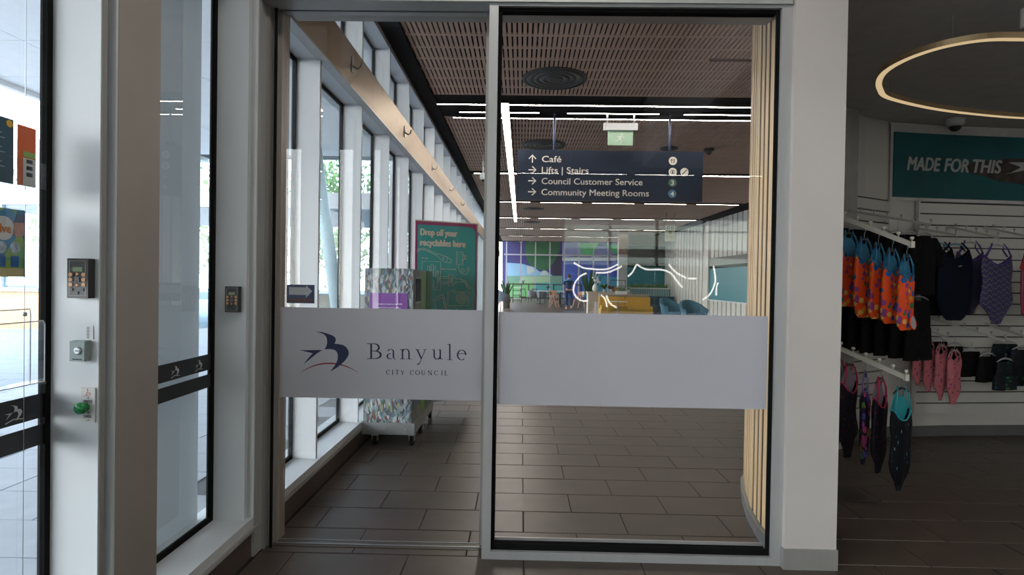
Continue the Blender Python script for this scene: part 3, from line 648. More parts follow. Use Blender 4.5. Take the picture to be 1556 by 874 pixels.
# dome camera
t = thing('dome_camera', 'white dome security camera under the ceiling above the teal swim banner', 'camera', (4.0, 5.45, 3.0))
MB().lathe((4.0,5.45,2.93), [(.05,0),(.075,.02),(.078,.07)], 24).build('housing', mat('white_plastic', (.45,.45,.44), .5), t, smooth=True); MB().ball((4.0,5.45,2.935), .052, .052, .05).build('lens_dome', black_plastic, t, smooth=True)
# oblong ring light
rl = thing('ring_light', 'oblong brass-edged ring light hanging below the dark shop ceiling', 'light', (3.85, 4.0, 2.84))
CP = [(3.0,3.29),(2.80,3.285),(2.585,3.298),(2.42,3.40),(2.33,3.57),(2.315,3.77),(2.37,3.96),(2.50,4.17),(2.70,4.375),(3.2,4.62),(3.7,4.77),(4.15,4.85),(4.8,4.88),(5.25,4.72),(5.5,4.35),(5.45,3.85),(5.1,3.45),(4.6,3.31),(4.0,3.29)]
RP = []
for i in range(len(CP)):
    p0, p1, p2, p3 = CP[i-1], CP[i], CP[(i+1) % len(CP)], CP[(i+2) % len(CP)]
    for q_ in range(5):
        t_ = q_/5; RP.append(tuple(.5*(2*p1[j]+(p2[j]-p0[j])*t_+(2*p0[j]-5*p1[j]+4*p2[j]-p3[j])*t_*t_+(3*p1[j]-p0[j]-3*p2[j]+p3[j])*t_**3) for j in (0, 1)))
def se(k, dr):
    n = len(RP); a, c = RP[(k-1) % n], RP[(k+1) % n]; dx, dy = c[0]-a[0], c[1]-a[1]; L = math.hypot(dx, dy); x, y = RP[k % n]; nx, ny = dy/L, -dx/L
    if (3.9-x)*nx+(4.05-y)*ny < 0: nx, ny = -nx, -ny
    return (x+nx*dr, y+ny*dr)
n = len(RP)
for lo, hi, nm, mm, di in ((2.835, 2.868, 'brass_rim', mat('warm_brass', (.55,.40,.22), .35, .6), 0), (2.832, 2.836, 'glow_strip', emit('warm_glow', (1,.74,.42), .62), .004)):
    b = MB(); vs = []
    for k in range(n):
        o_ = se(k, di); i_ = se(k, .045-di); vs += [(*o_, lo), (*o_, hi), (*i_, hi), (*i_, lo)]
    fs = []
    for k in range(n):
        a, c = 4*k, 4*((k+1) % n)
        for j in range(4): fs.append((a+j, c+j, c+(j+1) % 4, a+(j+1) % 4))
    b.add(vs, fs); b.build(nm, mm, rl)
for k in (14, 40, 62, 84):
    x, y = se(k, .02); MB().tube([(x,y,2.88),(x,y,3.0)], .002, 5).build('suspension_wire', steel, rl)
# spotlight
sp = thing('track_spotlight', 'grey cylindrical spotlight hanging from a white track arm above the ring light', 'light', (2.92, 3.18, 3.0))
wp = mat('grey_white_plastic', (.36,.345,.32), .5)
MB().box(2.70, 2.745, 3.05, 3.10, 2.855, 3.0).build('track_adapter', wp, sp)
MB().tube([(2.62,3.08,2.83),(2.66,3.08,2.885)], .012, 8).build('arm', wp, sp)
MB().tube([(2.70,3.08,2.885),(2.655,3.08,2.88)], .010, 8).build('pivot', wp, sp)
MB().lathe((2.63,3.08,2.80), [(.035,0),(.038,.01),(.040,.10),(.030,.10),(.028,.07)], 24).build('lamp_head', wp, sp, smooth=False)

# ---------------------------------------------------------------- garments
hang_m = black_plastic
clearp = mat('clear_plastic_hanger', (.30,.31,.32), .3, var=.1); blueh = mat('pale_blue_hanger', (.10,.26,.34), .4)
def loft(rows, n=20, fold=.006, fk=7, dip=0, seed=0):
    """rows: (z, half width, half depth, centre x) from top to bottom"""
    b = MB(); vs = []; rnd = random.Random(seed); ph = rnd.random()*6
    for i, r in enumerate(rows):
        z, hw, hd = r[:3]; cx = r[3] if len(r) > 3 else 0
        for k in range(n):
            a = 2*PI*k/n; x = hw*math.cos(a); zz = z
            if i == 0 and dip: zz = z-dip*(1-(x/hw)**2)
            if i == 1 and dip: zz = z-dip*.45*(1-(x/hw)**2)
            y = hd*math.sin(a)+fold*math.sin(fk*x/.1+ph+i*.25)*(1 if abs(math.sin(a)) > .3 else .3)
            vs.append((cx+x+.004*math.sin(i*1.3+ph), y, zz))
    m = len(rows)
    fs = [(i*n+k, (i+1)*n+k, (i+1)*n+(k+1) % n, i*n+(k+1) % n) for i in range(m-1) for k in range(n)]
    fs.append(tuple((m-1)*n+k for k in range(n))[::1])
    b.add(vs, fs); return b
def hanger(p, w, m, drop=.06):
    b = MB(); b.tube([(0,.0,.0),(.012,0,.012),(.018,0,.0),(.0,0,-.02),(0,0,-drop)], .0022, 6); b.build('hook', steel, p, local=True)
    b = MB(); b.tube([(-w/2,0,-drop-.03),(-w/4,0,-drop-.008),(0,0,-drop),(w/4,0,-drop-.008),(w/2,0,-drop-.03)], [.004,.007,.009,.007,.004], 8); b.build('hanger', m, p, smooth=True, local=True)
def swimsuit(label, loc, rz, w, h, body, trim, strap=.14, group=None, hang=hang_m, lining=None, seed=0, drop=.06, full=False, straps=True, name='swimsuit', cat='swimsuit', shift=0, boxy=False):
    t = thing(name, label, cat, loc, rz, group); z0 = -drop-strap
    P = [(0,.40,.8),(.08,.45,1),(.2,.47,1),(.36,.42,.9),(.5,.44,.9),(.64,.49,.9),(.72,.46,.85),(.80,.34,.8),(.90,.20,.6),(1.0,.13,.4)]
    if boxy: P = [(0,.38,.8),(.1,.43,1),(.3,.46,1),(.55,.48,1),(.78,.52,1),(.92,.50,.9),(1,.36,.5)]
    if full: P = [(0,.42,.8),(.1,.47,1),(.3,.50,1),(.55,.51,1),(.75,.50,1),(.88,.42,.9),(.96,.30,.7),(1,.22,.4)]
    rows = [(z0-h*a, w*c, .028*d, shift*a*a) for a, c, d in P]
    loft(rows, dip=.14*h, seed=seed).build('body', body, t, smooth=True, local=True)
    if boxy:
        lx, lz = w*.10+shift, z0-h*.86; e_ = [(lx+w*.24*math.cos(a)*(1 if math.sin(a) < 0 else .8), lz+h*.115*math.sin(a)+.3*w*.24*math.cos(a)*-1) for a in [2*PI*k/18 for k in range(18)]]
        B_ = MB(); B_.prism(e_, frame((0,-.034,0)), .003); B_.build('leg_opening', mat('white_lining', (.42,.36,.40), .6), t, local=True)
        MB().tube([(u, -.037, v) for u, v in e_], .004, 6, closed=True).build('leg_binding', body, t, smooth=True, local=True)
    b = MB(); pts = []
    for k in range(28):
        a = 2*PI*k/28; x = w*.405*math.cos(a); pts.append((x, .025*math.sin(a), z0-.14*h*(1-(x/(w*.405))**2)))
    b.tube(pts, .0055, 6, closed=True); b.build('neck_binding', trim, t, smooth=True, local=True)
    if lining:
        L = MB(); L.prism([(-w*.33,z0+.04),(-w*.20,z0+.075),(w*.20,z0+.075),(w*.33,z0+.04),(w*.40,z0-.01),(w*.2,z0-.15*h),(0,z0-.2*h),(-w*.2,z0-.15*h),(-w*.40,z0-.01)], frame((0,.012,0)), .006); L.build('inner_lining', lining, t, local=True)
    if straps:
        for s in (-1, 1):
            MB().tube([(s*w*.36, -.012, z0-.01), (s*w*.27, -.014, z0+strap*.5), (s*w*.17, 0, z0+strap+.012), (s*w*.20, .014, z0+strap*.5), (s*w*.33, .014, z0-.01)], .0065, 6).build('strap', trim, t, smooth=True, local=True)
    hanger(t, w*.7, hang, drop)
    return t
def trunks(label, loc, rz, w, h, m, group=None, seed=0, name='swim_shorts', drop=.06):
    t = thing(name, label, 'shorts', loc, rz, group); z0 = -drop-.035
    loft([(z0,w*.42,.026),(z0-h*.12,w*.43,.03),(z0-h*.35,w*.48,.035),(z0-h*.5,w*.5,.03)], seed=seed).build('waist', m, t, smooth=True, local=True)
    for s in (-1, 1): loft([(z0-h*.46,w*.27,.03,s*w*.22),(z0-h*.75,w*.27,.032,s*w*.24),(z0-h,w*.275,.034,s*w*.26)], seed=seed+s).build('leg', m, t, smooth=True, local=True)
    hanger(t, w*.8, clearp, drop); return t
def rash_top(label, loc, rz, w, h, m, group=None, seed=0):
    t = thing('swim_shirt', label, 'top', loc, rz, group); z0 = -.085
    loft([(z0,w*.2,.02),(z0-.03,w*.42,.03),(z0-.12,w*.46,.04),(z0-h*.6,w*.45,.04),(z0-h,w*.48,.035)], seed=seed).build('body', m, t, smooth=True, local=True)
    for s in (-1, 1): MB().tube([(s*w*.34,0,z0-.03),(s*w*.55,0,z0-.10),(s*w*.62,0,z0-.24)], [.035,.045,.042], 8).build('sleeve', m, t, smooth=True, local=True)
    hanger(t, w*.8, clearp, .06); return t
orange = print_mat('orange_novelty_print', (.78,.085,.018), [(.02,.12,.30),(.62,.32,.03),(.03,.14,.06),(.45,.03,.16),(.02,.10,.32),(.70,.45,.12),(.25,.05,.20)], 22, .42)
tealf = mat('teal_lycra', (.015,.16,.30), .45); teal_dk = mat('deep_teal_lining', (.01,.14,.20), .6)
blackf = mat('black_lycra', (.005,.005,.0055), .8, spec=.12, var=.3, scale=20); navyf = mat('navy_lycra', (.004,.006,.014), .7, spec=.12, var=.2)
magf = print_mat('magenta_floral_print', (.14,.012,.07), [(.35,.05,.22),(.03,.02,.08),(.5,.2,.4),(.02,.02,.03)], 30, .4)
purp = None
def zigzag():
    m, n, l, p = base_mat('purple_wave_print'); p.inputs['Roughness'].default_value = .5
    t = n.new('ShaderNodeTexCoord'); w = n.new('ShaderNodeTexWave'); w.wave_type = 'BANDS'; w.bands_direction = 'Z'; w.inputs['Scale'].default_value = 6.5; w.inputs['Distortion'].default_value = 0
    s = n.new('ShaderNodeSeparateXYZ'); l.new(t.outputs['Object'], s.inputs[0])
    k = n.new('ShaderNodeMath'); k.operation = 'MULTIPLY'; k.inputs[1].default_value = 150; l.new(s.outputs['X'], k.inputs[0])
    si = n.new('ShaderNodeMath'); si.operation = 'SINE'; l.new(k.outputs[0], si.inputs[0])
    a = n.new('ShaderNodeMath'); a.operation = 'MULTIPLY_ADD'; a.inputs[1].default_value = .012; l.new(si.outputs[0], a.inputs[0]); l.new(s.outputs['Z'], a.inputs[2])
    a2 = n.new('ShaderNodeMath'); a2.operation = 'MULTIPLY_ADD'; a2.inputs[1].default_value = -.45; l.new(s.outputs['X'], a2.inputs[0]); l.new(a.outputs[0], a2.inputs[2])
    c = n.new('ShaderNodeCombineXYZ'); l.new(a2.outputs[0], c.inputs[2]); l.new(c.outputs[0], w.inputs[0])
    r = n.new('ShaderNodeValToRGB'); r.color_ramp.elements[0].position = .93; r.color_ramp.elements[1].position = .97
    r.color_ramp.elements[0].color = (.022,.015,.085,1); r.color_ramp.elements[1].color = (.13,.15,.07,1)
    l.new(w.outputs['Fac'], r.inputs[0]); l.new(r.outputs[0], p.inputs['Base Color']); return m
purp = zigzag(); purpt = mat('purple_trim', (.06,.03,.18), .5)
pinkf = print_mat('pink_floral_print', (.45,.13,.15), [(.10,.05,.16),(.55,.2,.2),(.12,.03,.05)], 34, .25); pinkt = mat('pink_trim', (.42,.12,.14), .5)
multi = print_mat('bright_tropical_print', (.02,.015,.03), [(.30,.08,.35),(.10,.22,.05),(.35,.22,.05),(.08,.08,.35),(.35,.05,.15)], 34, .5, stretch=(1,1,.6))
streak = print_mat('blue_streak_print', (.006,.007,.010), [(.10,.28,.45),(.25,.35,.5),(.02,.05,.12)], 16, .16, stretch=(3.2,1,.9))
pinktrim = mat('hot_pink_trim', (.42,.02,.08), .5); aqua = mat('aqua_lining', (.02,.30,.34), .5); lilac = mat('lilac_trim', (.18,.13,.32), .5)
darkfl = print_mat('dark_floral_print', (.012,.010,.014), [(.05,.01,.04),(.02,.02,.05),(.06,.02,.03)], 30, .3)
greenp = print_mat('black_green_print', (.008,.010,.012), [(.02,.12,.04),(.01,.03,.05)], 18, .3, stretch=(1,1,2))
rack_m = mat('cream_rack_metal', (.62,.60,.53), .4, var=.03)
AD = Vector((.514,-.857,0)); RZ = math.atan2(.514, .857)
def arm(name, label, P0, P1, knobs, m, r=.013, group=None):
    t = thing(name, label, 'rack arm', tuple(P0), 0, group); P0 = Vector(P0); P1 = Vector(P1)
    MB().bar(P0, P1, .011, .018).build('bar', m, t)
    for k in knobs:
        p = P0.lerp(P1, k); MB().lathe(p+Vector((0,0,.012)), [(.004,0),(.004,.018),(.010,.022),(.012,.028),(.008,.034),(.001,.035)], 10).build('knob', m, t, smooth=True)
    return t
# four-way rack behind the pillar: post with feet, its two arms belong to it
rk = thing('clothes_rack', 'cream metal clothes rack with two sloping knobbed arms beside the white pillar', 'rack', (2.02, 4.28, 0))
MB().tube([(2.02,4.28,0),(2.02,4.28,2.15)], .022, 12).build('post', rack_m, rk); MB().box(1.86,2.30,4.26,4.30,0,.03).build('foot', rack_m, rk); MB().box(2.0,2.04,4.06,4.48,0,.03).build('foot', rack_m, rk)
UP0, UP1 = Vector((2.05,4.37,2.075)), Vector((2.456,3.69,1.705)); LP0, LP1 = Vector((2.05,4.37,1.115)), Vector((2.44,3.69,.865))
for P0, P1 in ((UP0, UP1), (LP0, LP1)):
    MB().bar(P0, P1, .020, .030).build('arm', rack_m, rk)
    MB().bar(P1+Vector((0,0,.02)), P1-Vector((0,0,.02)), .024, .024, up=(1,0,0)).build('arm_end', rack_m, rk)
    for k in (.35,.46,.57,.68,.79,.90,1.0):
        p = P0.lerp(P1, k); MB().lathe(p+Vector((0,0,.013)), [(.004,0),(.004,.016),(.011,.02),(.013,.028),(.009,.036),(.001,.037)], 10).build('knob', rack_m, rk, smooth=True)
og = 'orange swimsuits on the upper rack arm'
for i, k in enumerate((.50,.63,.745,.855,.965)):
    p = UP0.lerp(UP1, k)-Vector((0,0,.03)); lab = ['leftmost orange printed swimsuit with teal straps on the upper rack arm','second orange printed swimsuit from the pillar on the upper rack arm','middle orange printed swimsuit of the five on the upper rack arm','second orange printed swimsuit from the arm end on the upper rack arm','orange printed swimsuit at the very end of the upper rack arm'][i]
    swimsuit(lab, tuple(p), RZ-.02+.06*(i % 3), [.25,.23,.20,.20,.19][i], [.40,.42,.38,.365,.36][i], orange, tealf, strap=.11, group=og, lining=tealf, seed=i, drop=.055, shift=[.02,.03,.0,.0,.0][i], boxy=True)
swimsuit('magenta floral swimsuit half hidden by the pillar on the upper rack arm', tuple(UP0.lerp(UP1, .38)-Vector((0,0,.03))), RZ, .24, .42, magf, pinktrim, strap=.10, seed=9, lining=mat('grey_pink_mesh', (.22,.12,.14), .6))
ll = [('dark floral swimsuit with pink binding, leftmost on the lower rack arm', .42, .25, .52, darkfl, pinktrim), ('dark floral swimsuit with pink straps, second from the pillar on the lower rack arm', .54, .24, .52, darkfl, pinktrim),
      ('narrow bright tropical-print swimsuit with a lilac strap on the lower rack arm', .68, .15, .50, multi, lilac), ('black floral swimsuit with pink neckline between the tropical and the aqua-lined suits', .80, .22, .50, darkfl, pinktrim),
      ('black swimsuit with blue streaks and aqua lining at the end of the lower rack arm', .965, .24, .52, streak, aqua)]
for i, (lab, k, w, h, bm, tm) in enumerate(ll):
    swimsuit(lab, tuple(LP0.lerp(LP1, k)-Vector((0,0,.03))), RZ+(.5 if i == 2 else .05*i-.25*(i == 4)), w, h, bm, tm, strap=.12 if i != 4 else .13, seed=20+i, lining=aqua if i == 4 else (mat('pale_lining', (.20,.17,.20), .6) if i in (0,1,3) else None), group='swimsuits on the lower rack arm', drop=.05)
# wall arms with black tops and shorts
ac = mat('smoky_clear_arm', (.34,.33,.30), .3)
def warm(label, P0, P1, n=6): return arm('hanging_bar', label, P0, P1, [(i+1)/n for i in range(n)], ac, group='clear display arms on the slatwall')
warm('clear sloping display arm above the black swim tops, upper left of the slatwall', (2.86,5.14,2.10), (3.22,4.62,1.93))
bg_ = 'black swim tops hanging in a row'
for i in range(7):
    k = i/6; p = Vector((2.80,5.06,2.02)).lerp(Vector((3.18,4.62,1.925)), k)
    rash_top('black swim top, %s from the wall in the tight row behind the orange swimsuits' % ORD[i], tuple(p), RZ+.05*((i*37) % 5-2), .32, .46, blackf, bg_, seed=i)
warm('clear sloping display arm carrying the long black swim shorts', (2.84,5.12,1.52), (3.18,4.62,1.44))
for i in range(6):
    k = i/5; p = Vector((2.78,5.04,1.47)).lerp(Vector((3.14,4.62,1.425)), k)
    trunks('long black swim shorts, %s from the wall below the black tops' % ORD[i], tuple(p), RZ+.06*((i*29) % 5-2), .30, .47, blackf, 'long black swim shorts below the tops', seed=i)
# displays on the wide slatwall
def row(px, z, n, dx, L=.38): pass
warm('clear sloping arm above the navy swimsuit', (3.66,5.52,2.0), (3.80,5.14,1.90), 5)
swimsuit('plain navy full-back swimsuit on a pale blue hanger', (3.80,5.14,1.875), .1, .32, .62, navyf, navyf, strap=.05, hang=blueh, full=True, seed=31, drop=.055)
swimsuit('black swimsuit on a pale blue hanger just behind the navy swimsuit', (3.74,5.26,1.89), .1, .31, .60, blackf, blackf, strap=.05, hang=blueh, full=True, seed=32, drop=.055)
MB().prism([(0,.004),(.02,.01),(.045,.012),(.02,.0)], frame((3.79,5.10,1.62)), .002).build('chest_mark', lg, [o for o in COL.objects if o.get('label','').startswith('plain navy')][0])
warm('clear sloping arm above the purple wave-print swimsuit', (4.02,5.56,2.02), (4.15,5.12,1.88), 5)
swimsuit('purple swimsuit with yellow wave lines on the wide slatwall', (4.15,5.12,1.865), .12, .33, .60, purp, purpt, strap=.09, hang=clearp, seed=33, drop=.05)
swimsuit('dark purple patterned swimsuit half hidden left of the wave-print swimsuit', (4.05,5.30,1.90), .12, .32, .56, mat('dark_purple_lycra', (.02,.016,.05), .5), purpt, strap=.09, hang=clearp, seed=34, drop=.05)
warm('clear sloping arm above the crimson swimsuit', (4.40,5.60,2.02), (4.50,5.14,1.88), 5)
swimsuit('crimson swimsuit at the right edge of the view', (4.52,5.14,1.865), .12, .34, .60, mat('crimson_lycra', (.17,.006,.035), .5), mat('crimson_trim', (.14,.005,.03), .5), strap=.06, hang=clearp, seed=35, full=True)
tg = thing('swing_tag', 'small red swing tag hanging between the purple and crimson swimsuits', 'tag', (4.34,5.09,1.66)); MB().prism([(-.025,-.03),(.02,-.045),(.035,.0),(-.01,.03)], frame((4.34,5.09,1.64)), .003).build('card', mat('tag_red', (.25,.01,.01), .5), tg); MB().tube([(4.33,5.09,1.67),(4.30,5.09,1.76)], .0015, 5).build('string', clearp, tg)
warm('clear sloping arm above the pink floral swimwear', (3.52,5.44,1.12), (3.74,5.12,1.0), 5)
for i, (x, y, z, w, h) in enumerate([(3.60,5.30,1.0,.12,.36),(3.66,5.24,.99,.12,.40),(3.72,5.17,.97,.14,.44),(3.79,5.11,.93,.16,.42)]):
    swimsuit('pink floral swimwear piece, %s from the left under the navy swimsuit' % ORD[i], (x,y,z), .3, w, h, pinkf, pinkt, strap=.05, hang=clearp, group='pink floral swimwear', seed=40+i, drop=.04)
warm('clear sloping arm above the short black swim briefs', (3.84,5.54,1.16), (4.22,5.10,.98), 6)
for i in range(5):
    p = Vector((3.86,5.40,1.0)).lerp(Vector((4.22,5.10,.86)), i/4)
    trunks('short black swim briefs, %s from the pink swimwear' % ORD[i], tuple(p), .3, .24, .22 if i < 4 else .24, blackf if i < 4 else greenp, 'short black swim briefs', seed=50+i, drop=.03, name='swim_briefs')
warm('clear sloping arm above the green-patterned swim shorts', (4.44,5.60,1.10), (4.60,5.12,.96), 5)
for i in range(3):
    p = Vector((4.46,5.40,1.0)).lerp(Vector((4.58,5.12,.93)), i/2)
    trunks('black and green patterned swim shorts, %s from the wall at the right edge' % ORD[i], tuple(p), .15, .30, .32, greenp, 'green patterned swim shorts', seed=60+i, drop=.04)

# ================================================================== DOOR-SIDE DEVICES on the fins
def fpx(x, z, y): return frame((x, y, z))
def keypad(loc, label):
    x, y, z = loc; t = thing('door_controller', label, 'control panel', loc)
    MB().box(x-.034, x+.034, y-.030, y, z-.064, z+.064).build('case', black_plastic, t)
    FR = frame((x, y-.0302, z)); b = MB(); b.stroke([(-.026,-.056),(.026,-.056),(.026,.056),(-.026,.056)], .0015, FR, .0006, closed=True); b.build('border_line', mat('cream_line', (.45,.42,.34), .5), t)
    b = MB(); b.prism([(-.016,.022),(.016,.022),(.016,.036),(-.016,.036)], FR, .001); b.build('display', mat('lcd_green', (.22,.30,.17), .3), t)
    for i, (u, v) in enumerate([(-.021,.012),(0,.014),(.021,.012),(-.021,-.004),(.021,-.004),(-.021,-.02),(0,-.022),(.021,-.02)]):
        b = MB(); b.prism(circ(u, v, .0065 if abs(u) > .01 else .007, 10 if abs(u) > .01 else 3), FR, .003); b.build('button', mat('amber_button', (.62,.33,.16), .5), t)
    b = MB(); b.prism([(-.008,-.012),(.008,-.012),(.008,.004),(-.008,.004)], FR, .003); b.build('button', mat('grey_button', (.10,.10,.10), .5), t)
    for u, v in ((-.018,-.036),(.018,-.036),(0,-.046)):
        b = MB(); b.prism(circ(u, v, .005, 10), FR, .003); b.build('button', mat('dark_button', (.06,.06,.06), .5), t)
    return t
keypad((-1.425, 1.868, 1.423), 'black door controller keypad on the nearest white fin')
keypad((-1.436, 2.883, 1.288+.035), 'black door controller keypad on the second white fin')
FYN = 1.868
t = thing('barcode_label', 'small white barcode sticker above the grey key switch', 'sticker', (-1.41, FYN, 1.245)); b = MB(); FR = frame((-1.408, FYN, 1.247)); b.prism([(-.013,-.022),(.013,-.022),(.013,.022),(-.013,.022)], FR, .0006); b.build('label', mat('paper_white', (.66,.66,.66), .7), t)
b = MB()
for k in range(11): b.stroke([(-.008,-.018+.0035*k),(.001,-.018+.0035*k)], .0012 if k % 3 else .002, FR, .0004, .0006)
b.build('bars', black_plastic, t)
t = thing('key_switch', 'grey box key switch between the black keypad and the green button', 'switch', (-1.425, FYN, 1.185)); x, z = -1.427, 1.188
MB().box(x-.024, x+.024, FYN-.028, FYN, z-.033, z+.033).build('box', mat('sage_grey_plastic', (.25,.30,.29), .45), t)
MB().lathe((x+.004, FYN-.028, z+.002), [(.012,0),(.012,-.004),(.009,-.006),(.001,-.006)], 20, axis='y').build('lock_barrel', steel, t)
b = MB(); b.stroke([(.0,.002),(.014,.002)], .003, frame((x,FYN-.0345,z)), .001); b.stroke([(-.014,-.026),(.016,-.026)], .0035, frame((x,FYN-.0285,z)), .0006); b.build('marking', black_plastic, t)
t = thing('push_button_plate', 'white plate with green push button reading PRESS TO OPEN on the nearest fin', 'push button', (-1.42, FYN, 1.0)); x, z = -1.408, 1.008
MB().box(x-.023, x+.023, FYN-.004, FYN, z-.056, z+.058).build('plate', mat('plate_white', (.56,.56,.54), .4), t)
MB().lathe((x-.008, FYN-.004, z-.005), [(.014,0),(.014,-.012),(.019,-.016),(.019,-.026),(.014,-.033),(.001,-.035)], 24, axis='y').build('green_button', mat('green_button', (.01,.20,.05), .25), t, smooth=True)
text('PRESS', frame((x-.013,FYN-.0045,z+.010)), .028, .0085, black_plastic, 'lettering', t, bold=.02, t=.0004); text('TO', frame((x-.003,FYN-.0045,z-.026)), .010, .007, black_plastic, 'lettering', t, bold=.02, t=.0004)
text('OPEN', frame((x-.012,FYN-.0045,z-.040)), .024, .0085, black_plastic, 'lettering', t, bold=.02, t=.0004)
for v in (.026, -.048): MB().lathe((x, FYN-.004, z+v), [(.004,0),(.004,-.002),(.001,-.002)], 10, axis='y').build('screw', steel, t)
b = MB(); FR = frame((x+.002, FYN-.0045, z+.042)); rd = mat('red_symbol', (.45,.06,.04), .5); b.prism(circ(-.003,.010,.0022,8), FR, .0004); b.stroke([(-.003,.007),(-.003,.0),(.004,.0),(.007,-.006)], .0016, FR, .0004); b.stroke(circ(-.001,-.003,.006,12,a0=PI*.8,a1=PI*2), .0014, FR, .0004); b.stroke([(-.016,-.012),(-.004,-.008)], .002, FR, .0004); b.build('wheelchair_symbol', rd, t)

# glass decals: dark bands with white birds on the two nearest panes
XP = XG-.004
decal = mat('black_glass_film', (.018,.019,.022), .5); bird_w = mat('white_bird_film', (.55,.57,.58), .6)
def birdpts(s): return [((a-300)*s, -(b_-230)*s) for a, b_ in bird], [((a-300)*s, -(b_-230)*s) for a, b_ in tail]
for i, win in enumerate((8, 9)):
    y0, y1 = FY[win-1]+.052, FY[win]-.0  # panes before and after the nearest fin
    y0 = FY[win-1]+.052; y1 = FY[win]-.022
    o = bpy.data.objects['window_%d' % (win+1)]
    MB().box(XP, XP+.0015, y0, y1, .972, 1.050).build('decal_band', decal, o); MB().box(XP, XP+.0015, y0, y1, .885, .950).build('decal_band', decal, o)
    for y in ([y1-.11, y1-.30, y1-.49, y1-.68] if True else []):
        B, T = birdpts(.00016); FR = (Vector((XP+.0016, y, 1.008)), Vector((0,1,0)), Vector((0,0,1)), Vector((1,0,0)))
        b = MB(); b.prism(B, FR, .0006); b.prism(T, FR, .0006); b.stroke([(-.028,-.026),(0,-.018),(.036,-.024)], .003, FR, .0006); b.build('bird_decal', bird_w, o)
# leaflets and holders on the inside of the nearest pane
XI = XP+.002
def xfr(y, z, dx=0): return (Vector((XI+dx, y, z)), Vector((0,1,0)), Vector((0,0,1)), Vector((1,0,0)))
t = thing('leaflet_holder', 'clear acrylic holder on the near glass holding a navy and an orange leaflet', 'leaflet holder', (XI, 1.70, 1.65))
MB().box(XI, XI+.003, 1.50, 1.795, 1.70, 1.925).box(XI+.045, XI+.048, 1.50, 1.795, 1.70, 1.78).box(XI, XI+.048, 1.50, 1.795, 1.697, 1.70).box(XI, XI+.048, 1.793, 1.796, 1.70, 1.78).build('tray', acrylic, t)
def leaflet(label, y0, y1, z0, z1, m, cols, dx, curl=.0):
    t = thing('leaflet', label, 'leaflet', (XI+dx, (y0+y1)/2, z0)); b = MB(); n = 6; vs = []
    for k in range(n+1):
        s = k/n; off = curl*math.sin(PI*s*.5)**2
        for a in (0, .004): vs += [(XI+dx+off+a, y0, z0+(z1-z0)*s), (XI+dx+off+a, y1, z0+(z1-z0)*s)]
    fs = []
    for k in range(n):
        a = 4*k; fs += [(a+2,a+3,a+7,a+6),(a,a+4,a+5,a+1),(a,a+2,a+6,a+4),(a+1,a+5,a+7,a+3)]
    fs += [(0,1,3,2),(4*n,4*n+2,4*n+3,4*n+1)]; b.add(vs, fs); b.build('page', m, t)
    return t
lf = leaflet('navy leaflet with pale lines standing in the upper clear holder', 1.55, 1.715, 1.703, 1.895, mat('navy_leaflet', (.03,.09,.13), .5), None, .012)
b = MB(); FR = xfr(1.55, 1.70, .0165)
for k in range(9): b.stroke([(.10,.05+.014*k),(.10+.035-.01*(k % 3),.05+.014*k)], .003, FR, .0004)
b.build('text_lines', mat('pale_print', (.35,.42,.44), .6), lf)
b = MB(); b.prism(circ(.150,.180,.011,14), FR, .0005); b.build('yellow_spot', mat('yellow_print', (.70,.42,.05), .5), lf)
lf = leaflet('orange leaflet curling forward in the upper clear holder', 1.722, 1.785, 1.703, 1.885, mat('orange_leaflet', (.62,.12,.03), .5), None, .020, .0)
b = MB(); FR = xfr(1.738, 1.703, .0245); b.prism([(0,0),(.045,0),(.045,.085),(0,.085)], FR, .0004); b.build('white_print', mat('leaflet_white', (.62,.60,.57), .6), lf)
b = MB(); b.prism([(0,.088),(.045,.088),(.045,.105),(0,.105)], FR, .0004); b.build('green_print', mat('leaflet_green', (.25,.40,.12), .6), lf)
b = MB()
for k in range(3): b.prism([(.012,.03+.02*k),(.034,.03+.02*k),(.034,.042+.02*k),(.012,.042+.02*k)], FR, .0004, .0004)
b.build('dark_print', black_plastic, lf)
t = thing('wall_poster', 'blue and green poster in a clear sleeve on the near glass showing swimmers', 'poster', (XI, 1.70, 1.44))
FR = xfr(1.56, 1.425, .003); b = MB(); b.prism([(0,0),(.212,0),(.212,.205),(0,.205)], FR, .001); b.build('sheet', print_mat('poster_print', (.18,.42,.16), [(.05,.22,.42),(.08,.28,.50),(.30,.45,.12),(.10,.12,.30)], 9, .75), t)
MB().prism([(-.01,-.01),(.225,-.01),(.225,.21),(-.01,.21)], FR, .0015, .004).build('sleeve', acrylic, t)
b = MB(); b.prism([(0,0),(.212,0),(.212,.026),(0,.026)], FR, .0005, .001); b.build('yellow_footer', mat('footer_yellow', (.66,.58,.28), .6), t)
b = MB(); b.prism(circ(.135,.145,.036,28), FR, .0005, .0016); b.build('round_logo', mat('logo_white', (.75,.75,.72), .6), t)
text('dve', xfr(1.56+.112, 1.425+.132, .005), .046, .026, mat('logo_orange', (.70,.22,.04), .5), 'lettering', t, bold=.02, t=.0004)
for u in (.128, .174):
    b = MB(); b.prism(circ(u,.088,.018,20), FR, .0005, .0016); b.build('round_photo', mat('photo_pale', (.45,.55,.60), .6, var=.5, scale=60), t); b = MB(); b.prism([(u-.014,.03),(u+.014,.03),(u+.014,.064),(u-.014,.064)], FR, .0005, .0016); b.build('blue_caption', mat('caption_blue', (.03,.16,.42), .6), t)
b = MB(); b.prism([(.165,.13),(.185,.12),(.207,.13),(.210,.165),(.195,.185),(.172,.175)], FR, .0005, .0016); b.build('swimmer_face', mat('face_print', (.55,.28,.20), .6, var=.3, scale=50), t)
b = MB(); b.prism([(.170,.165),(.209,.168),(.206,.19),(.18,.192)], FR, .0005, .002); b.build('goggles_print', mat('goggle_print', (.03,.07,.16), .4), t)
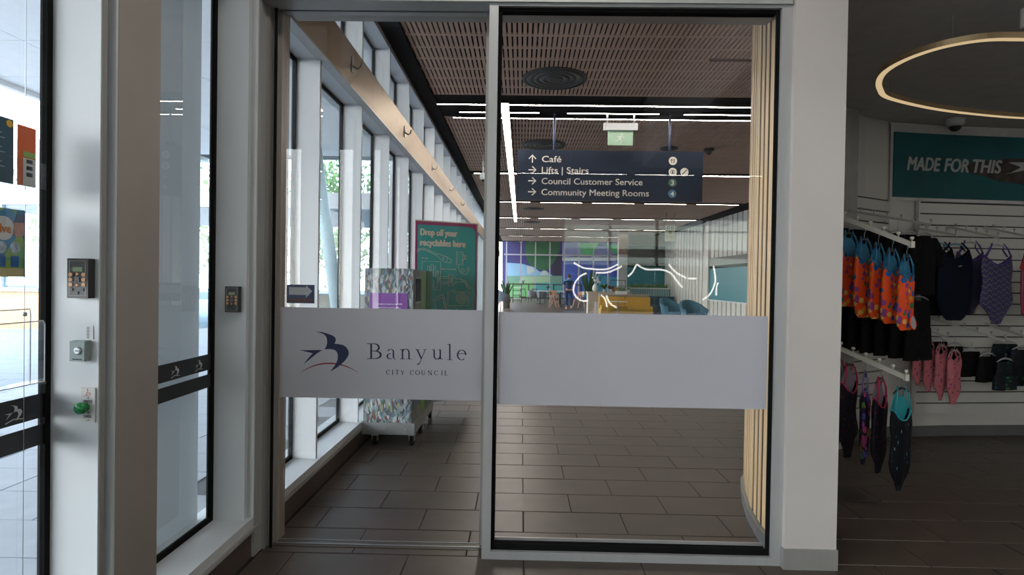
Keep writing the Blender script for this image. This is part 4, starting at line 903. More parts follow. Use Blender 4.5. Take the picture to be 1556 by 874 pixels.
t = thing('document_holder', 'empty clear acrylic document holder on the near glass below the poster', 'leaflet holder', (XI, 1.70, 1.10))
b = MB(); b.box(XI+.004, XI+.008, 1.50, 1.79, 1.10, 1.325).box(XI+.055, XI+.058, 1.50, 1.78, 1.10, 1.29).box(XI+.004, XI+.058, 1.50, 1.79, 1.092, 1.10).box(XI+.004, XI+.058, 1.782, 1.785, 1.10, 1.29)
b.build('tray', acrylic, t); edge = mat('frosted_edge', (.60,.63,.65), .4)
b = MB(); b.tube([(XI+.058,1.50,1.29),(XI+.058,1.775,1.29),(XI+.058,1.782,1.28),(XI+.058,1.782,1.10),(XI+.058,1.50,1.10)], .002, 6); b.tube([(XI+.006,1.50,1.325),(XI+.006,1.787,1.325),(XI+.006,1.79,1.31),(XI+.006,1.79,1.10)], .002, 6); b.build('edge', edge, t)
MB().lathe((XI+.008, 1.765, 1.31), [(.007,0),(.007,.004),(.001,.005)], 12, axis='x').build('screw_cap', steel, t)
MB().tube([(XI+.008,1.765,3.0),(XI+.008,1.765,.30)], .0012, 5).build('hanging_wire', steel, t)

# ================================================================== FAR HALL
ws = mat('white_slat_wall', (.62,.60,.55), .6, var=.04); wgap = mat('slat_gap', (.10,.09,.08), .9)
wsl = struct('wall_far_right'); XW = 7.2
MB().box(XW+.03, XW+.12, 16.0, 29.2, 0, 3.86).build('gap_backing', wgap, wsl)
def slats(y0, y1, z0, z1, name):
    b = MB(); y = y0
    while y < y1-.05:
        b.box(XW, XW+.03, y, min(y+.36, y1), z0, z1); y += .45
    tag(b.build(name, ws, wsl), kind='stuff')
slats(16.0, 18.2, 0, 3.86, 'slats'); slats(18.2, 22.3, 0, .85, 'slats'); slats(18.2, 22.3, 2.42, 3.86, 'slats'); slats(22.3, 29.2, 0, 3.86, 'slats')
MB().box(XW-.06, XW+.10, 22.3, 22.75, 0, 3.86).build('pier', ws, wsl)
tn = mat('teal_niche', (.012,.17,.22), .5, var=.05); dkgrey = mat('olive_grey_panel', (.13,.135,.12), .6)
MB().box(XW+.005, XW+.028, 18.2, 22.3, .85, 2.02).build('teal_niche', tn, wsl); MB().box(XW-.01, XW+.028, 18.2, 22.3, 2.02, 2.12).build('niche_rail', black, wsl); MB().box(XW+.005, XW+.028, 18.2, 22.3, 2.12, 2.42).build('grey_niche_head', dkgrey, wsl)
MB().box(XW-.04, XW+.02, 18.2, 22.3, .80, .85).build('niche_sill', white, wsl)
wt = struct('wall_teal_back')
MB().box(4.95, 8.2, 29.5, 29.65, 0, 2.25).build('teal_panel', tn, wt); MB().box(4.95, 8.2, 29.44, 29.65, 2.25, 2.42).build('black_rail', black, wt)
MB().box(4.95, 8.2, 29.5, 29.65, 2.42, 3.3).build('grey_panel', dkgrey, wt); MB().box(4.95, 8.2, 29.5, 29.65, 3.3, 3.86).build('beige_bulkhead', mat('beige_panel', (.36,.32,.26), .6), wt)
wc = struct('trim_6'); MB().box(4.52, 4.92, 27, 27.4, 0, 2.75).build('column', mat('grey_column', (.32,.33,.34), .6), wc); MB().box(4.515, 4.925, 26.995, 27.405, 2.75, 3.89).build('column_top', mat('brown_column', (.14,.10,.08), .6), wc)
# white cassette
# atrium beyond the last ceiling strip
wm = struct('wall_far'); MB().box(-1.56, 8.3, 48, 48.2, 0, 5.3).build('backing', mat('atrium_wall', (.10,.10,.24), .7), wm)
MB().box(-1.56, 8.3, 36.2, 48.2, 5.2, 5.3).build('atrium_ceiling', black, wm)
mu = thing('mural', 'far wall mural of large green, purple, blue and pale angular shapes', 'mural', (3.0, 47.9, 0))
K = 47.9/880.0
def mpx(x, y): return ((x-792-.0157*(427-y))*K, 1.437+(427-y+.0157*(x-792))*K)
def mc(a, c): return mpx(740+a/6.24, 340+c/6.24)
MF = frame((0, 47.9, 0)); lay = 0
for nm, col, P in [('violet_shape', (.03,.025,.13), [(145,150),(715,150),(715,700),(145,700)]),
                   ('blue_shape', (.05,.09,.42), [(712,350),(1278,350),(1278,780),(712,780)]),
                   ('green_shape', (.015,.10,.035), [(372,150),(690,150),(690,230),(660,330),(600,420),(540,445),(480,430),(400,385),(365,300)]),
                   ('dark_plum_shape', (.02,.012,.045), [(600,410),(650,340),(712,250),(712,500),(625,500)]),
                   ('navy_shape', (.01,.02,.12), [(145,150),(200,150),(215,370),(145,370)]),
                   ('pale_cyan_shape', (.20,.36,.50), [(190,370),(330,380),(440,410),(500,455),(560,445),(625,498),(190,498)]),
                   ('white_shape', (.42,.46,.44), [(380,400),(440,415),(450,450),(400,480),(380,470)]),
                   ('white_shape', (.42,.46,.42), [(500,490),(530,445),(560,445),(585,490)]),
                   ('sea_green_shape', (.13,.26,.19), [(190,495),(712,495),(712,565),(190,565)]),
                   ('pale_green_shape', (.27,.40,.24), [(330,500),(600,500),(580,560),(300,560)]),
                   ('lime_shape', (.14,.36,.13), [(200,560),(440,560),(440,712),(200,712)]),
                   ('teal_shape', (.05,.25,.24), [(440,560),(712,560),(712,712),(440,712)]),
                   ('lavender_shape', (.22,.24,.46), [(712,180),(870,180),(900,300),(712,320)]),
                   ('bright_green_shape', (.10,.42,.16), [(870,185),(1060,185),(1000,300),(900,300)]),
                   ('grey_blue_shape', (.20,.22,.40), [(1045,215),(1110,210),(1220,290),(980,330)]),
                   ('bright_green_shape', (.08,.38,.15), [(1110,200),(1278,200),(1280,250),(1220,295)]),
                   ('pale_band', (.45,.50,.58), [(712,322),(1235,322),(1235,352),(712,352)]),
                   ('deep_blue_shape', (.02,.03,.26), [(712,352),(1278,352),(1278,372),(712,372)]),
                   ('royal_blue_shape', (.03,.05,.36), [(1180,380),(1278,300),(1278,560),(1180,520)]),
                   ('teal_blue_shape', (.03,.22,.36), [(1000,470),(1278,520),(1278,700),(900,700),(930,560)])]:
    lay += 1; b = MB(); b.prism([mc(*p) for p in P], MF, .004*lay); b.build(nm, mat('mural_%s_%d' % (nm, lay), col, .6, var=.06, scale=.6), mu)
gz = struct('window_90'); fr_m = mat('grey_mullion', (.30,.28,.30), .5)
for i, px in enumerate((769,791,813,835,857,879,901,923,945,967)):
    x = (px-792)*46.5/880; MB().box(x-.045, x+.045, 46.45, 46.6, 0, 5.2).build('mullion', fr_m, gz)
MB().box(-1.4, 8.2, 46.45, 46.6, 3.50, 3.60).build('transom', fr_m, gz)

# bar tables, stools, chairs
dk = mat('dark_stained_wood', (.025,.018,.016), .5); pinkwood = mat('pinkish_beech', (.45,.23,.15), .5); greyup = mat('grey_upholstery', (.14,.145,.16), .8)
for x0, x1, lab in ((-1.0, 2.15, 'long dark bar table in front of the mural, nearer the windows'), (2.35, 4.6, 'long dark bar table in front of the mural, farther from the windows')):
    t = thing('bar_table', lab, 'table', ((x0+x1)/2, 43.5, 0)); MB().box(x0, x1, 43.2, 43.8, 1.16, 1.24).build('tabletop', dk, t)
    for x in (x0+.1, (x0+x1)/2, x1-.1): MB().box(x-.04, x+.04, 43.45, 43.55, 0, 1.16).build('leg', dk, t)
    MB().box(x0, x1, 43.47, 43.53, .12, .22).build('foot_rail', dk, t)
def stool(x, y, lab):
    t = thing('bar_stool', lab, 'stool', (x, y, 0), group='black bar stools'); MB().box(x-.2, x+.2, y-.18, y+.18, .82, .87).build('seat', dk, t)
    for i, j in ((-1,-1),(1,-1),(1,1),(-1,1)): MB().bar((x+i*.16,y+j*.14,.83),(x+i*.26,y+j*.22,0), .045).build('leg', dk, t)
    MB().box(x-.23, x+.23, y-.22, y-.18, .25, .30).build('footrest', dk, t)
stool(.13, 42.6, 'black bar stool tucked at the bar table nearer the windows, left one'); stool(1.0, 42.6, 'black bar stool behind the grey tub chairs')
def tub(x, y, rz, m, lm, lab, s=1.0, group='tub chairs in the cafe'):
    t = thing('tub_chair', lab, 'chair', (x, y, 0), rz, group)
    b = MB(); n = 14; vs = []
    for k in range(n+1):
        a = PI*(-.12)+PI*1.24*k/n; hgt = .62+.22*math.sin(max(0, min(PI, a)))
        for r, z in ((.30,.42),(.36,hgt),(.30,hgt),(.25,.42)): vs.append((r*math.cos(a)*s, r*math.sin(a)*s, z*s))
    fs = [(4*k+j, 4*k+4+j, 4*k+4+(j+1) % 4, 4*k+(j+1) % 4) for k in range(n) for j in range(4)]+[(0,1,2,3),(4*n+3,4*n+2,4*n+1,4*n)]
    b.add(vs, fs); b.build('backrest', m, t, smooth=False, local=True)
    MB().lathe((0,0,.38*s), [(.27*s,0),(.29*s,.04*s),(.28*s,.09*s),(.01,.10*s)], 18).build('seat', m, t, local=True)
    for i, j in ((-1,-1),(1,-1),(1,1),(-1,1)): MB().bar((i*.18*s,j*.18*s,.39*s),(i*.24*s,j*.24*s,0), .035).build('leg', lm, t, local=True)
    return t
tub(.80, 38.6, 2.6, greyup, dk, 'grey tub chair with dark legs at the white table, left one'); tub(1.36, 37.5, 2.9, greyup, dk, 'grey tub chair with dark legs at the white table, right one')
tub(-.88, 27.2, 2.2, mat('steel_grey_upholstery', (.16,.18,.21), .7), pinkwood, 'large blue-grey tub chair beside the windows', 1.25)
tub(4.85, 18.6, .6, mat('petrol_blue_upholstery', (.03,.12,.19), .7), dk, 'petrol blue tub chair left of the blue pair by the slat wall', 1.15, 'blue tub chairs'); tub(4.95, 16.6, .3, mat('petrol_blue_upholstery', (.03,.12,.19), .7), dk, 'petrol blue tub chair right of the blue pair by the slat wall', 1.15, 'blue tub chairs')
def woodchair(x, y, rz, lab, seatm):
    t = thing('dining_chair', lab, 'chair', (x, y, 0), rz, 'beech dining chairs')
    for i in (-1, 1):
        MB().bar((i*.22,-.24,0),(i*.20,.02,.66), .045).build('leg', pinkwood, t, local=True); MB().bar((i*.22,.26,0),(i*.20,.04,.66), .045).build('leg', pinkwood, t, local=True)
        MB().bar((i*.21,-.18,.66),(i*.21,.22,.68), .04).build('armrest', pinkwood, t, local=True)
    MB().box(-.21,.21,-.2,.2,.43,.47).build('seat', seatm, t, local=True)
    b = MB(); b.add([(-.23,.18,.6),(0,.25,.6),(.23,.18,.6),(-.25,.22,.88),(0,.30,.9),(.25,.22,.88),(-.23,.21,.6),(0,.28,.6),(.23,.21,.6),(-.25,.25,.88),(0,.33,.9),(.25,.25,.88)], [(0,1,4,3),(1,2,5,4),(7,6,9,10),(8,7,10,11),(3,4,10,9),(4,5,11,10),(0,6,7,1),(1,7,8,2),(0,3,9,6),(2,8,11,5)]); b.build('backrest', pinkwood, t, local=True)
    return t
woodchair(1.85, 32.2, 1.2, 'beech dining chair with splayed legs in front of the white table', dk); woodchair(3.25, 32.8, -.9, 'beech dining chair right of the walking person', mat('mauve_seat', (.22,.12,.18), .7)); woodchair(2.05, 35.2, 2.6, 'beech dining chair behind the white table', dk)
t = thing('cafe_table', 'white topped cafe table with grey tub chairs around it', 'table', (1.75, 36.6, 0)); MB().box(1.0, 2.7, 36.2, 37.0, .80, .84).build('tabletop', white, t)
for x in (1.2, 2.5): MB().box(x-.04, x+.04, 36.55, 36.65, .03, .80).build('leg', dk, t); MB().box(x-.25, x+.25, 36.5, 36.7, 0, .03).build('foot', dk, t)
t = thing('cafe_table', 'small dark pedestal table left of the walking person', 'table', (2.0, 31.0, 0)); MB().lathe((2.2,33.2,.72), [(.36,0),(.36,.03),(.001,.03)], 24).build('tabletop', dk, t); MB().tube([(2.2,33.2,.02),(2.2,33.2,.72)], .04, 10).build('leg', dk, t); MB().lathe((2.2,33.2,0), [(.25,0),(.25,.02),(.001,.03)], 20).build('foot', dk, t); # leafy plants
leafg = mat('dark_green_leaf', (.025,.07,.03), .5, var=.25, scale=5); leafl = mat('mid_green_leaf', (.06,.16,.05), .5, var=.25); potw = mat('white_pot', (.62,.62,.60), .4); potk = mat('dark_pot', (.05,.045,.04), .5)
def plant(x, y, z, label, h=.3, r=.15, n=22, m=None, pot=None, ph=.12, pr=.07, arch=.6, lw=.035, cat='plant', name='potted_plant'):
    m = m or leafl; pot = pot or potw; t = thing(name, label, cat, (x, y, z)); rnd = random.Random(int(x*100+y*7))
    MB().lathe((x,y,z), [(pr*.75,0),(pr,ph),(pr*.9,ph),(pr*.85,ph*.85),(.001,ph*.85)], 16).build('pot', pot, t)
    b = MB()
    for k in range(n):
        a = rnd.random()*2*PI; L = h*(.6+.5*rnd.random()); R_ = r*(.5+.7*rnd.random()); w = lw*(.7+.6*rnd.random()); pv = None; m_ = 5
        d = Vector((math.cos(a), math.sin(a), 0)); sd = Vector((-math.sin(a), math.cos(a), 0)); vs = []
        for j in range(m_+1):
            s = j/m_; p = Vector((x, y, z+ph*.85))+d*R_*s+Vector((0,0,L*(s-arch*s*s))); ww = w*math.sin(PI*(.12+.85*s)); vs += [p-sd*ww, p+sd*ww, p+Vector((0,0,.004))]
        fs = []
        for j in range(m_): a_ = 3*j; fs += [(a_,a_+3,a_+5,a_+2),(a_+2,a_+5,a_+4,a_+1)]
        b.add(vs, fs)
    tag(b.build('foliage', m, t), kind='stuff'); return t
plant(3.28, 28.0, 0, 'tall dark palm in a pot behind the pale counter', h=2.9, r=.75, n=26, m=leafg, pot=potk, ph=.5, pr=.25, lw=.055, arch=.35)
plant(-.75, 30.5, 0, 'tall spiky dark plant beside the windows behind the blue-grey chair', h=1.6, r=.5, n=22, m=leafg, pot=potk, ph=.5, pr=.22, lw=.045, arch=.3)
plant(1.7, 36.6, .84, 'small potted plant on the white cafe table', h=.5, r=.25, m=leafg, pot=potk)
plant(.15, 43.5, 1.24, 'small plant in a dark pot on the bar table', h=.3, r=.2, m=leafg, pot=potk, n=12)
# low planters at the right
for i, (x, y) in enumerate(((5.15,15.6),(5.55,15.9),(5.85,15.5),(6.1,15.8))):
    plant(x, y, .0, 'low leafy plant in a trough below the teal niche, %s from the left' % ORD[i], h=.42, r=.30, n=18, m=leafg, pot=potk, ph=.42, pr=.16, lw=.06, arch=.5)
# counter with its things
lamn = mat('pale_ash_laminate', (.50,.40,.32), .5); ochre = mat('ochre_upholstery', (.50,.27,.03), .7, var=.06)
t = thing('service_counter', 'pale wooden service counter with a white end left of the ochre booth', 'counter', (3.6, 26.2, 0)); MB().box(3.0, 4.9, 26.0, 26.5, 0, .96).build('body', lamn, t); MB().box(2.96, 4.95, 25.95, 26.55, .96, 1.0).build('countertop', lamn, t); MB().box(3.32, 3.52, 25.90, 26.0, 0, .55).build('white_end_panel', white, t)
t = thing('vase', 'tall white vase of white flowers on the pale counter', 'vase', (3.35, 26.2, 1.0)); MB().lathe((3.35,26.2,1.0), [(.08,0),(.14,.12),(.11,.26),(.05,.34),(.06,.38)], 20).build('body', potw, t, smooth=True)
b = MB()
for k in range(14): a = random.random()*6.28; r = random.random()*.18; b.ball((3.38+r*math.cos(a), 26.2+r*math.sin(a), 1.42+random.random()*.22), .045, n=8, m=6)
tag(b.build('flowers', white, t), kind='stuff')
plant(3.75, 26.2, 1.0, 'bushy green plant right of the white vase on the counter', h=.55, r=.35, n=34, lw=.04)
plant(4.05, 26.25, 1.0, 'trailing reddish plant on the pale counter', h=.42, r=.30, n=20, m=mat('rust_leaf', (.25,.12,.07), .5), lw=.04)
t = thing('display_shelf', 'open black display box with shelves on the pale counter', 'shelf', (4.35, 26.3, 1.0))
b = MB(); b.box(4.0,4.7,26.2,26.4,1.52,1.55).box(4.0,4.03,26.2,26.4,1.0,1.52).box(4.67,4.7,26.2,26.4,1.0,1.52).box(4.03,4.67,26.2,26.4,1.26,1.28); b.build('frame', dk, t)
MB().box(4.10,4.40,26.22,26.36,1.03,1.22).build('goods', mat('rust_goods', (.32,.14,.08), .6, var=.4, scale=20), t)
t = thing('planter_box', 'white rectangular planter with clipped green plant on the booth ledge', 'planter', (4.4, 25.4, .93)); MB().box(4.15,4.62,25.3,25.5,.93,1.06).build('box', potw, t)
b = MB()
for k in range(60): x, y, z = random.uniform(4.25,4.55), random.uniform(25.33,25.47), random.uniform(1.06,1.20); b.ball((x,y,z), .022, n=5, m=4)
tag(b.build('foliage', leafl, t), kind='stuff')
t = thing('booth_sofa', 'long ochre upholstered booth sofa against the slatted divider', 'sofa', (4.6, 25.0, 0))
MB().box(3.40, 5.60, 25.2, 25.45, .0, .80).build('backrest', ochre, t)
for i in range(2): MB().box(3.42+1.09*i, 4.49+1.09*i, 25.08, 25.2, .42, .82).build('back_cushion', ochre, t)
for i in range(2): MB().box(3.42+1.09*i, 4.49+1.09*i, 24.55, 25.10, .30, .44).build('seat_cushion', ochre, t)
MB().box(3.40, 5.60, 24.6, 25.2, 0, .30).build('base', ochre, t)
b = MB()
for k in range(40): b.box(3.42+k*.054, 3.442+k*.054, 25.2, 25.46, .82, .90)
tag(b.build('divider_slats', lamn, t), kind='stuff'); MB().box(3.40, 5.60, 25.18, 25.48, .90, .93).build('ledge', lamn, t)
t = thing('cafe_table', 'low white side table in front of the ochre booth', 'table', (4.0, 24.2, 0)); MB().box(3.7,4.4,24.0,24.4,.62,.65).build('tabletop', white, t); MB().box(4.02,4.07,24.18,24.23,.02,.62).build('leg', steel, t); MB().box(3.85,4.25,24.1,24.3,0,.02).build('foot', steel, t)
t = thing('slatted_divider', 'pale teal slatted divider with a planting trough, right of the grey column', 'divider', (6.0, 27.8, 0))
MB().box(4.98, 7.1, 27.7, 27.85, 0, 1.15).build('body', mat('deep_teal_panel', (.02,.12,.17), .6), t)
b = MB()
for k in range(26): b.box(5.0+k*.08, 5.045+k*.08, 27.66, 27.7, .62, 1.15)
tag(b.build('slats', mat('pale_blue_slat', (.32,.48,.52), .6), t), kind='stuff'); MB().box(4.95, 7.12, 27.62, 27.9, 1.15, 1.20).build('trough', white, t)
b = MB()
for k in range(260): b.ball((random.uniform(5.15,7.0), random.uniform(27.66,27.86), 1.20+random.random()*.16), .035, n=5, m=4)
tag(b.build('foliage', leafl, t), kind='stuff')
t = thing('banquette', 'low dark blue banquette in front of the slatted divider', 'sofa', (6.3, 26.8, 0)); nb = mat('deep_blue_upholstery', (.015,.06,.11), .7); MB().box(5.65,7.1,26.9,27.1,0,.82).build('backrest', nb, t); MB().box(5.65,7.1,26.3,26.9,0,.42).build('seat', nb, t)
plant(4.86, 26.25, 1.0, 'small bushy plant in a white pot on the counter end by the grey column', h=.2, r=.12, n=24, m=leafl)
# toilets sign
t = thing('toilets_sign', 'cream toilets sign with three round pictograms on the white slat wall side', 'sign', (5.08, 20.0, 3.2)); SZ = mat('cream_sign', (.62,.60,.44), .5)
MB().box(4.92,5.25,19.98,20.02,2.88,3.46).build('panel', SZ, t); MB().box(4.92,4.95,19.99,20.01,3.46,HC+.02).box(5.22,5.25,19.99,20.01,3.46,HC+.02).build('hanger', steel, t)
b = MB()
for u, v in ((-.07,.16),(.07,.16),(0,.02)):
    FR = frame((5.085,19.978,3.17)); b.prism(circ(u,v,.058,20), FR, .002)
b.build('pictogram_disc', mat('olive_disc', (.16,.16,.10), .6), t)
b = MB()
for u, v in ((-.07,.16),(.07,.16)): b.prism(circ(u,v+.03,.010,8), FR, .001, .002); b.stroke([(u,v+.018),(u,v-.04)], .022, FR, .001, .002)
b.stroke(circ(-.002,.01,.02,12,a0=2.4,a1=6.3), .007, FR, .001, .002); b.stroke([(-.008,.05),(-.006,.02),(.014,.02)], .008, FR, .001, .002); b.stroke([(-.01,-.22),(.012,-.20),(-.01,-.18)], .008, FR, .001, .002)
b.build('pictogram', SZ, t)
# cable reels / rack of chairs at the left: stacked rack
t = thing('stacked_trolley', 'dark trolley with pale striped trays left of the bar stool', 'trolley', (-.15, 38.0, 0))
MB().box(-.55,-.50,37.8,38.2,0,1.3).build('side_panel', dk, t); MB().box(.0,.05,37.8,38.2,0,1.3).build('side_panel', dk, t)
for k in range(7): MB().box(-.50,.0,37.8,38.2,.12+.17*k,.15+.17*k).build('tray', white if k % 2 else dk, t)
# ---- person
def skin_obj(name, V, E, Rr, m, parent, sub=2):
    me = bpy.data.meshes.new(name); me.from_pydata([Vector(v) for v in V], E, []); o = bpy.data.objects.new(name, me); COL.objects.link(o); o.parent = parent
    sk_ = o.modifiers.new('skin', 'SKIN'); 
    for i, r in enumerate(Rr): me.skin_vertices[0].data[i].radius = (r, r) if not isinstance(r, tuple) else r
    me.skin_vertices[0].data[0].use_root = True
    s = o.modifiers.new('sub', 'SUBSURF'); s.levels = sub; s.render_levels = sub; me.materials.append(m); sk_.use_smooth_shade = True
    return o
pp = thing('person', 'person in navy clothes with a bright blue collar walking away by the cafe tables', 'person', (2.50, 30.4, 0), .15)
skm = mat('skin_tone', (.55,.33,.25), .6); dkb = mat('dark_navy_cloth', (.02,.04,.12), .8); brb = mat('bright_blue_cloth', (.05,.30,.60), .8)
def skmesh():
    me_needed = True
def add_skin(me):
    if not me.skin_vertices: 
        pass
def person_mesh(name, V, E, R_, m):
    me = bpy.data.meshes.new(name); me.from_pydata(V, E, []); o = bpy.data.objects.new(name, me); COL.objects.link(o); o.parent = pp; me.materials.append(m)
    md = o.modifiers.new('skin', 'SKIN'); md.use_smooth_shade = True
    if me.skin_vertices:
        for i, r in enumerate(R_): me.skin_vertices[0].data[i].radius = r if isinstance(r, tuple) else (r, r); me.skin_vertices[0].data[i].use_root = (i == 0)
    s = o.modifiers.new('subdivision', 'SUBSURF'); s.levels = 2; s.render_levels = 2
    return o
Vb = [(0,0,.98),(0,.01,1.15),(0,.01,1.35),(0,0,1.50),(0,0,1.58),(0,-.01,1.66),(0,-.01,1.76),
      (-.20,.01,1.47),(-.29,.03,1.20),(-.27,-.06,.95),(-.26,-.09,.86),(.20,.01,1.47),(.28,.0,1.20),(.27,.10,.97),(.26,.12,.88),
      (-.10,0,.90),(-.11,.10,.52),(-.10,-.02,.10),(-.10,.08,.05),(.10,0,.90),(.10,-.10,.52),(.09,-.24,.12),(.09,-.16,.06)]
Eb = [(0,1),(1,2),(2,3),(3,4),(4,5),(5,6),(3,7),(7,8),(8,9),(9,10),(3,11),(11,12),(12,13),(13,14),(0,15),(15,16),(16,17),(17,18),(0,19),(19,20),(20,21),(21,22)]
Rb = [(.15,.11),(.14,.10),(.16,.11),(.09,.08),.055,.085,.075,.06,.045,.036,.035,.06,.045,.036,.035,.09,.065,.045,.04,.09,.065,.045,.04]
person_mesh('body', Vb, Eb, Rb, skm)
person_mesh('shirt', [Vb[0],Vb[1],Vb[2],(0,0,1.48),Vb[7],(-.27,.02,1.25),Vb[11],(.265,.01,1.25)], [(0,1),(1,2),(2,3),(3,4),(4,5),(3,6),(6,7)], [(.175,.13),(.165,.12),(.185,.13),(.115,.10),.078,.066,.078,.066], dkb)
person_mesh('trousers', [Vb[0],Vb[15],Vb[16],(-.10,-.01,.15),Vb[19],Vb[20],(.09,-.22,.17)], [(0,1),(1,2),(2,3),(0,4),(4,5),(5,6)], [(.17,.125),.105,.085,.07,.105,.085,.07], dkb)
MB().tube([(-.22,.0,1.49),(-.1,-.10,1.52),(.1,-.10,1.52),(.22,0,1.49)], .045, 8).build('collar', brb, pp, smooth=True, local=True)
MB().ball((0,-.02,1.73), .095, .105, .105, 14, 10).build('hair', mat('brown_hair', (.10,.06,.04), .8), pp, smooth=True, local=True)
for s, y, z in ((-1,.03,.0),(1,-.24,.05)): MB().ball((s*.10,y+.04,z+.05), .055,.14,.05, 10, 6).build('shoe', mat('pink_shoe', (.55,.30,.28), .6), pp, smooth=True, local=True)

# ================================================================== FOYER behind the camera (seen in the glass reflections)
fy = struct('wall_foyer_back'); fw = mat('foyer_wall_paint', (.30,.285,.27), .8)
MB().box(-1.56, .97, -8.15, -8, 0, HC).build('wall', fw, fy); MB().box(5.5, 8.2, -8.15, -8, 0, HC).build('wall', fw, fy); MB().box(.97, 5.5, -8.15, -8, 2.98, HC).build('wall', fw, fy)
MB().box(-1.7, 8.35, -8.15, 3.3, HC, HC+.12).build('foyer_ceiling', mat('foyer_ceiling_paint', (.20,.19,.18), .8), fy)
we = struct('window_91')
for x in (.97, 2.1, 3.23, 4.36, 5.44): MB().box(x, x+.06, -8.1, -8.0, 0, 2.98).build('frame', alu, we)
MB().box(1.03, 5.44, -8.1, -8.0, 2.05, 2.25).build('transom', alu_dark, we); MB().box(1.03, 5.44, -8.06, -8.05, 0, 2.98).build('pane', facade_glass, we)
for k, x in enumerate((-.5, 1.0, 2.5, 4.0)):
    t = lin(x, x+1.3, -6.93, 'white ceiling light segment reflected across the directory sign, %s from the left' % ORD[k], 'foyer ceiling light row', w=.07)
tl = emit('curved_tube_glow', (1,.97,.9), 13.0); KX = 11.03/880
def tube_px(P, r=.035):
    return [((x-792-.0157*(427-y))*KX, 6.032-11.03, 1.437+(427-y+.0157*(x-792))*KX) for x, y in P]
def c3(*P): return [(740+a/6.24, 340+c/6.24) for a, c in P]
def smooth(P, n=4):
    Q = [P[0]]+list(P)+[P[-1]]; out = []
    for i in range(1, len(Q)-2):
        for k in range(n):
            t = k/n; out.append(tuple(.5*((2*Q[i][j])+(-Q[i-1][j]+Q[i+1][j])*t+(2*Q[i-1][j]-5*Q[i][j]+4*Q[i+1][j]-Q[i+2][j])*t*t+(-Q[i-1][j]+3*Q[i][j]-3*Q[i+1][j]+Q[i+2][j])*t**3) for j in range(2)))
    out.append(P[-1]); return out
ls = thing('reflection_tubes', 'unseen glowing tubes added to draw the curved white reflections on the right-hand glass pane', 'light', (2.6, 6.032-11.03, 2.6))  # tubes added behind the camera to produce the curved reflections
curves = [c3((940,470),(880,500),(830,570),(818,640),(850,700),(900,730),(955,730)), c3((820,370),(880,405),(945,425),(1100,435),(1180,415),(1235,385)), c3((1030,465),(1120,465),(1200,440),(1275,405)),
          c3((1080,675),(1120,720),(1135,790)), c3((1130,680),(1160,750),(1225,795)),
          c3((1330,500),(1375,460),(1415,390),(1450,410),(1510,435),(1600,435),(1660,440),(1735,470),(1790,540),(1845,605)), c3((1715,390),(1770,450),(1820,485),(1880,515)), c3((1898,520),(1975,520)), c3((2135,400),(2152,500),(2148,570),(2105,665),(2035,720)), c3((2180,560),(2165,600),(2162,680))]
for P in curves: MB().tube(tube_px(smooth(P)), .016, 8).build('glow_tube', tl, ls, smooth=True)
MB().box(.6, 4.9, 6.032-11.03+.03, 6.032-11.03+.06, 2.4, 2.43).build('hanging_rail', steel, ls)  # rail and rods made up to carry the added tubes
for x in (.9, 2.7, 4.6): MB().tube([(x,6.032-11.0,2.43),(x,6.032-11.0,HC)], .006, 6).build('suspension_rod', steel, ls)
# foyer diffuser above the camera and added fill lamps for foyer and shop
diffuser(.42, .30, .33, 'round ceiling diffuser of the entrance foyer, seen mirrored in the glass', m=mat('pale_grey_diffuser', (.8,.78,.76), .5))
def area(name, loc, sx_, sy_, e, col=(1,.95,.9), rot=(0,0,0)):
    l = bpy.data.lights.new(name, 'AREA'); l.shape = 'RECTANGLE'; l.size = sx_; l.size_y = sy_; l.energy = e; l.color = col
    o = bpy.data.objects.new(name, l); COL.objects.link(o); o.location = loc; o.rotation_euler = rot; return o
area('foyer_fill_lamp', (.1, 1.7, HC-.01), 1.6, .4, FOYER_LIGHT)  # unseen fill, added to brighten the foyer
area('shop_fill_lamp', (3.6, 1.7, 2.99), .6, .6, SHOP_LIGHT)  # unseen fill, added to light the garments and shop wall

# ================================================================== OUTSIDE
gd = struct('ground_outside'); MB().box(-60, -1.66, -20, 70, -.12, -.036).build('paver_bed', pave_j, gd)
PW, PD = 1.2, .45; pt = []
for k in range(-8, 80):
    for j in range(-26, 0):
        x = -1.68+PW*j+(.5*PW if k % 2 else 0)+PW/2; y = PD*k
        if x+PW/2 > -1.66: continue
        pt.append((x, y))
pm = tile_mesh(PW-.008, PD-.008, 'paver', pave_m, .03)
nearp = sorted([p for p in pt if 1.4 < p[1] < 9 and p[0]/p[1] > -1.15], key=lambda p: p[1])[:180]; ns = set(nearp)
for x, y in nearp:
    o = bpy.data.objects.new('paver', pm); COL.objects.link(o); o.parent = gd; o.location = (x, y, random.uniform(-.03, -.027))
b = MB()
for x, y in pt:
    if (x, y) not in ns: w, d = PW/2-.004, PD/2-.004; b.add([(x-w,y-d,-.03),(x+w,y-d,-.03),(x+w,y+d,-.03),(x-w,y+d,-.03)], [(0,1,2,3)])
tag(b.build('distant_pavers', pave_m, gd), kind='stuff')
m_, n_, l_, p_s = base_mat('opal_panel'); p_s.inputs['Base Color'].default_value = (.80,.83,.85,1); p_s.inputs['Roughness'].default_value = .6
tr_ = n_.new('ShaderNodeBsdfTranslucent'); mx_ = n_.new('ShaderNodeMixShader'); mx_.inputs[0].default_value = .5; nz_ = n_.new('ShaderNodeTexNoise'); nz_.inputs['Scale'].default_value = 1.5
rr_ = n_.new('ShaderNodeValToRGB'); rr_.color_ramp.elements[0].color = (.34,.37,.39,1); rr_.color_ramp.elements[1].color = (.40,.43,.45,1); l_.new(nz_.outputs[0], rr_.inputs[0]); l_.new(rr_.outputs[0], tr_.inputs[0])
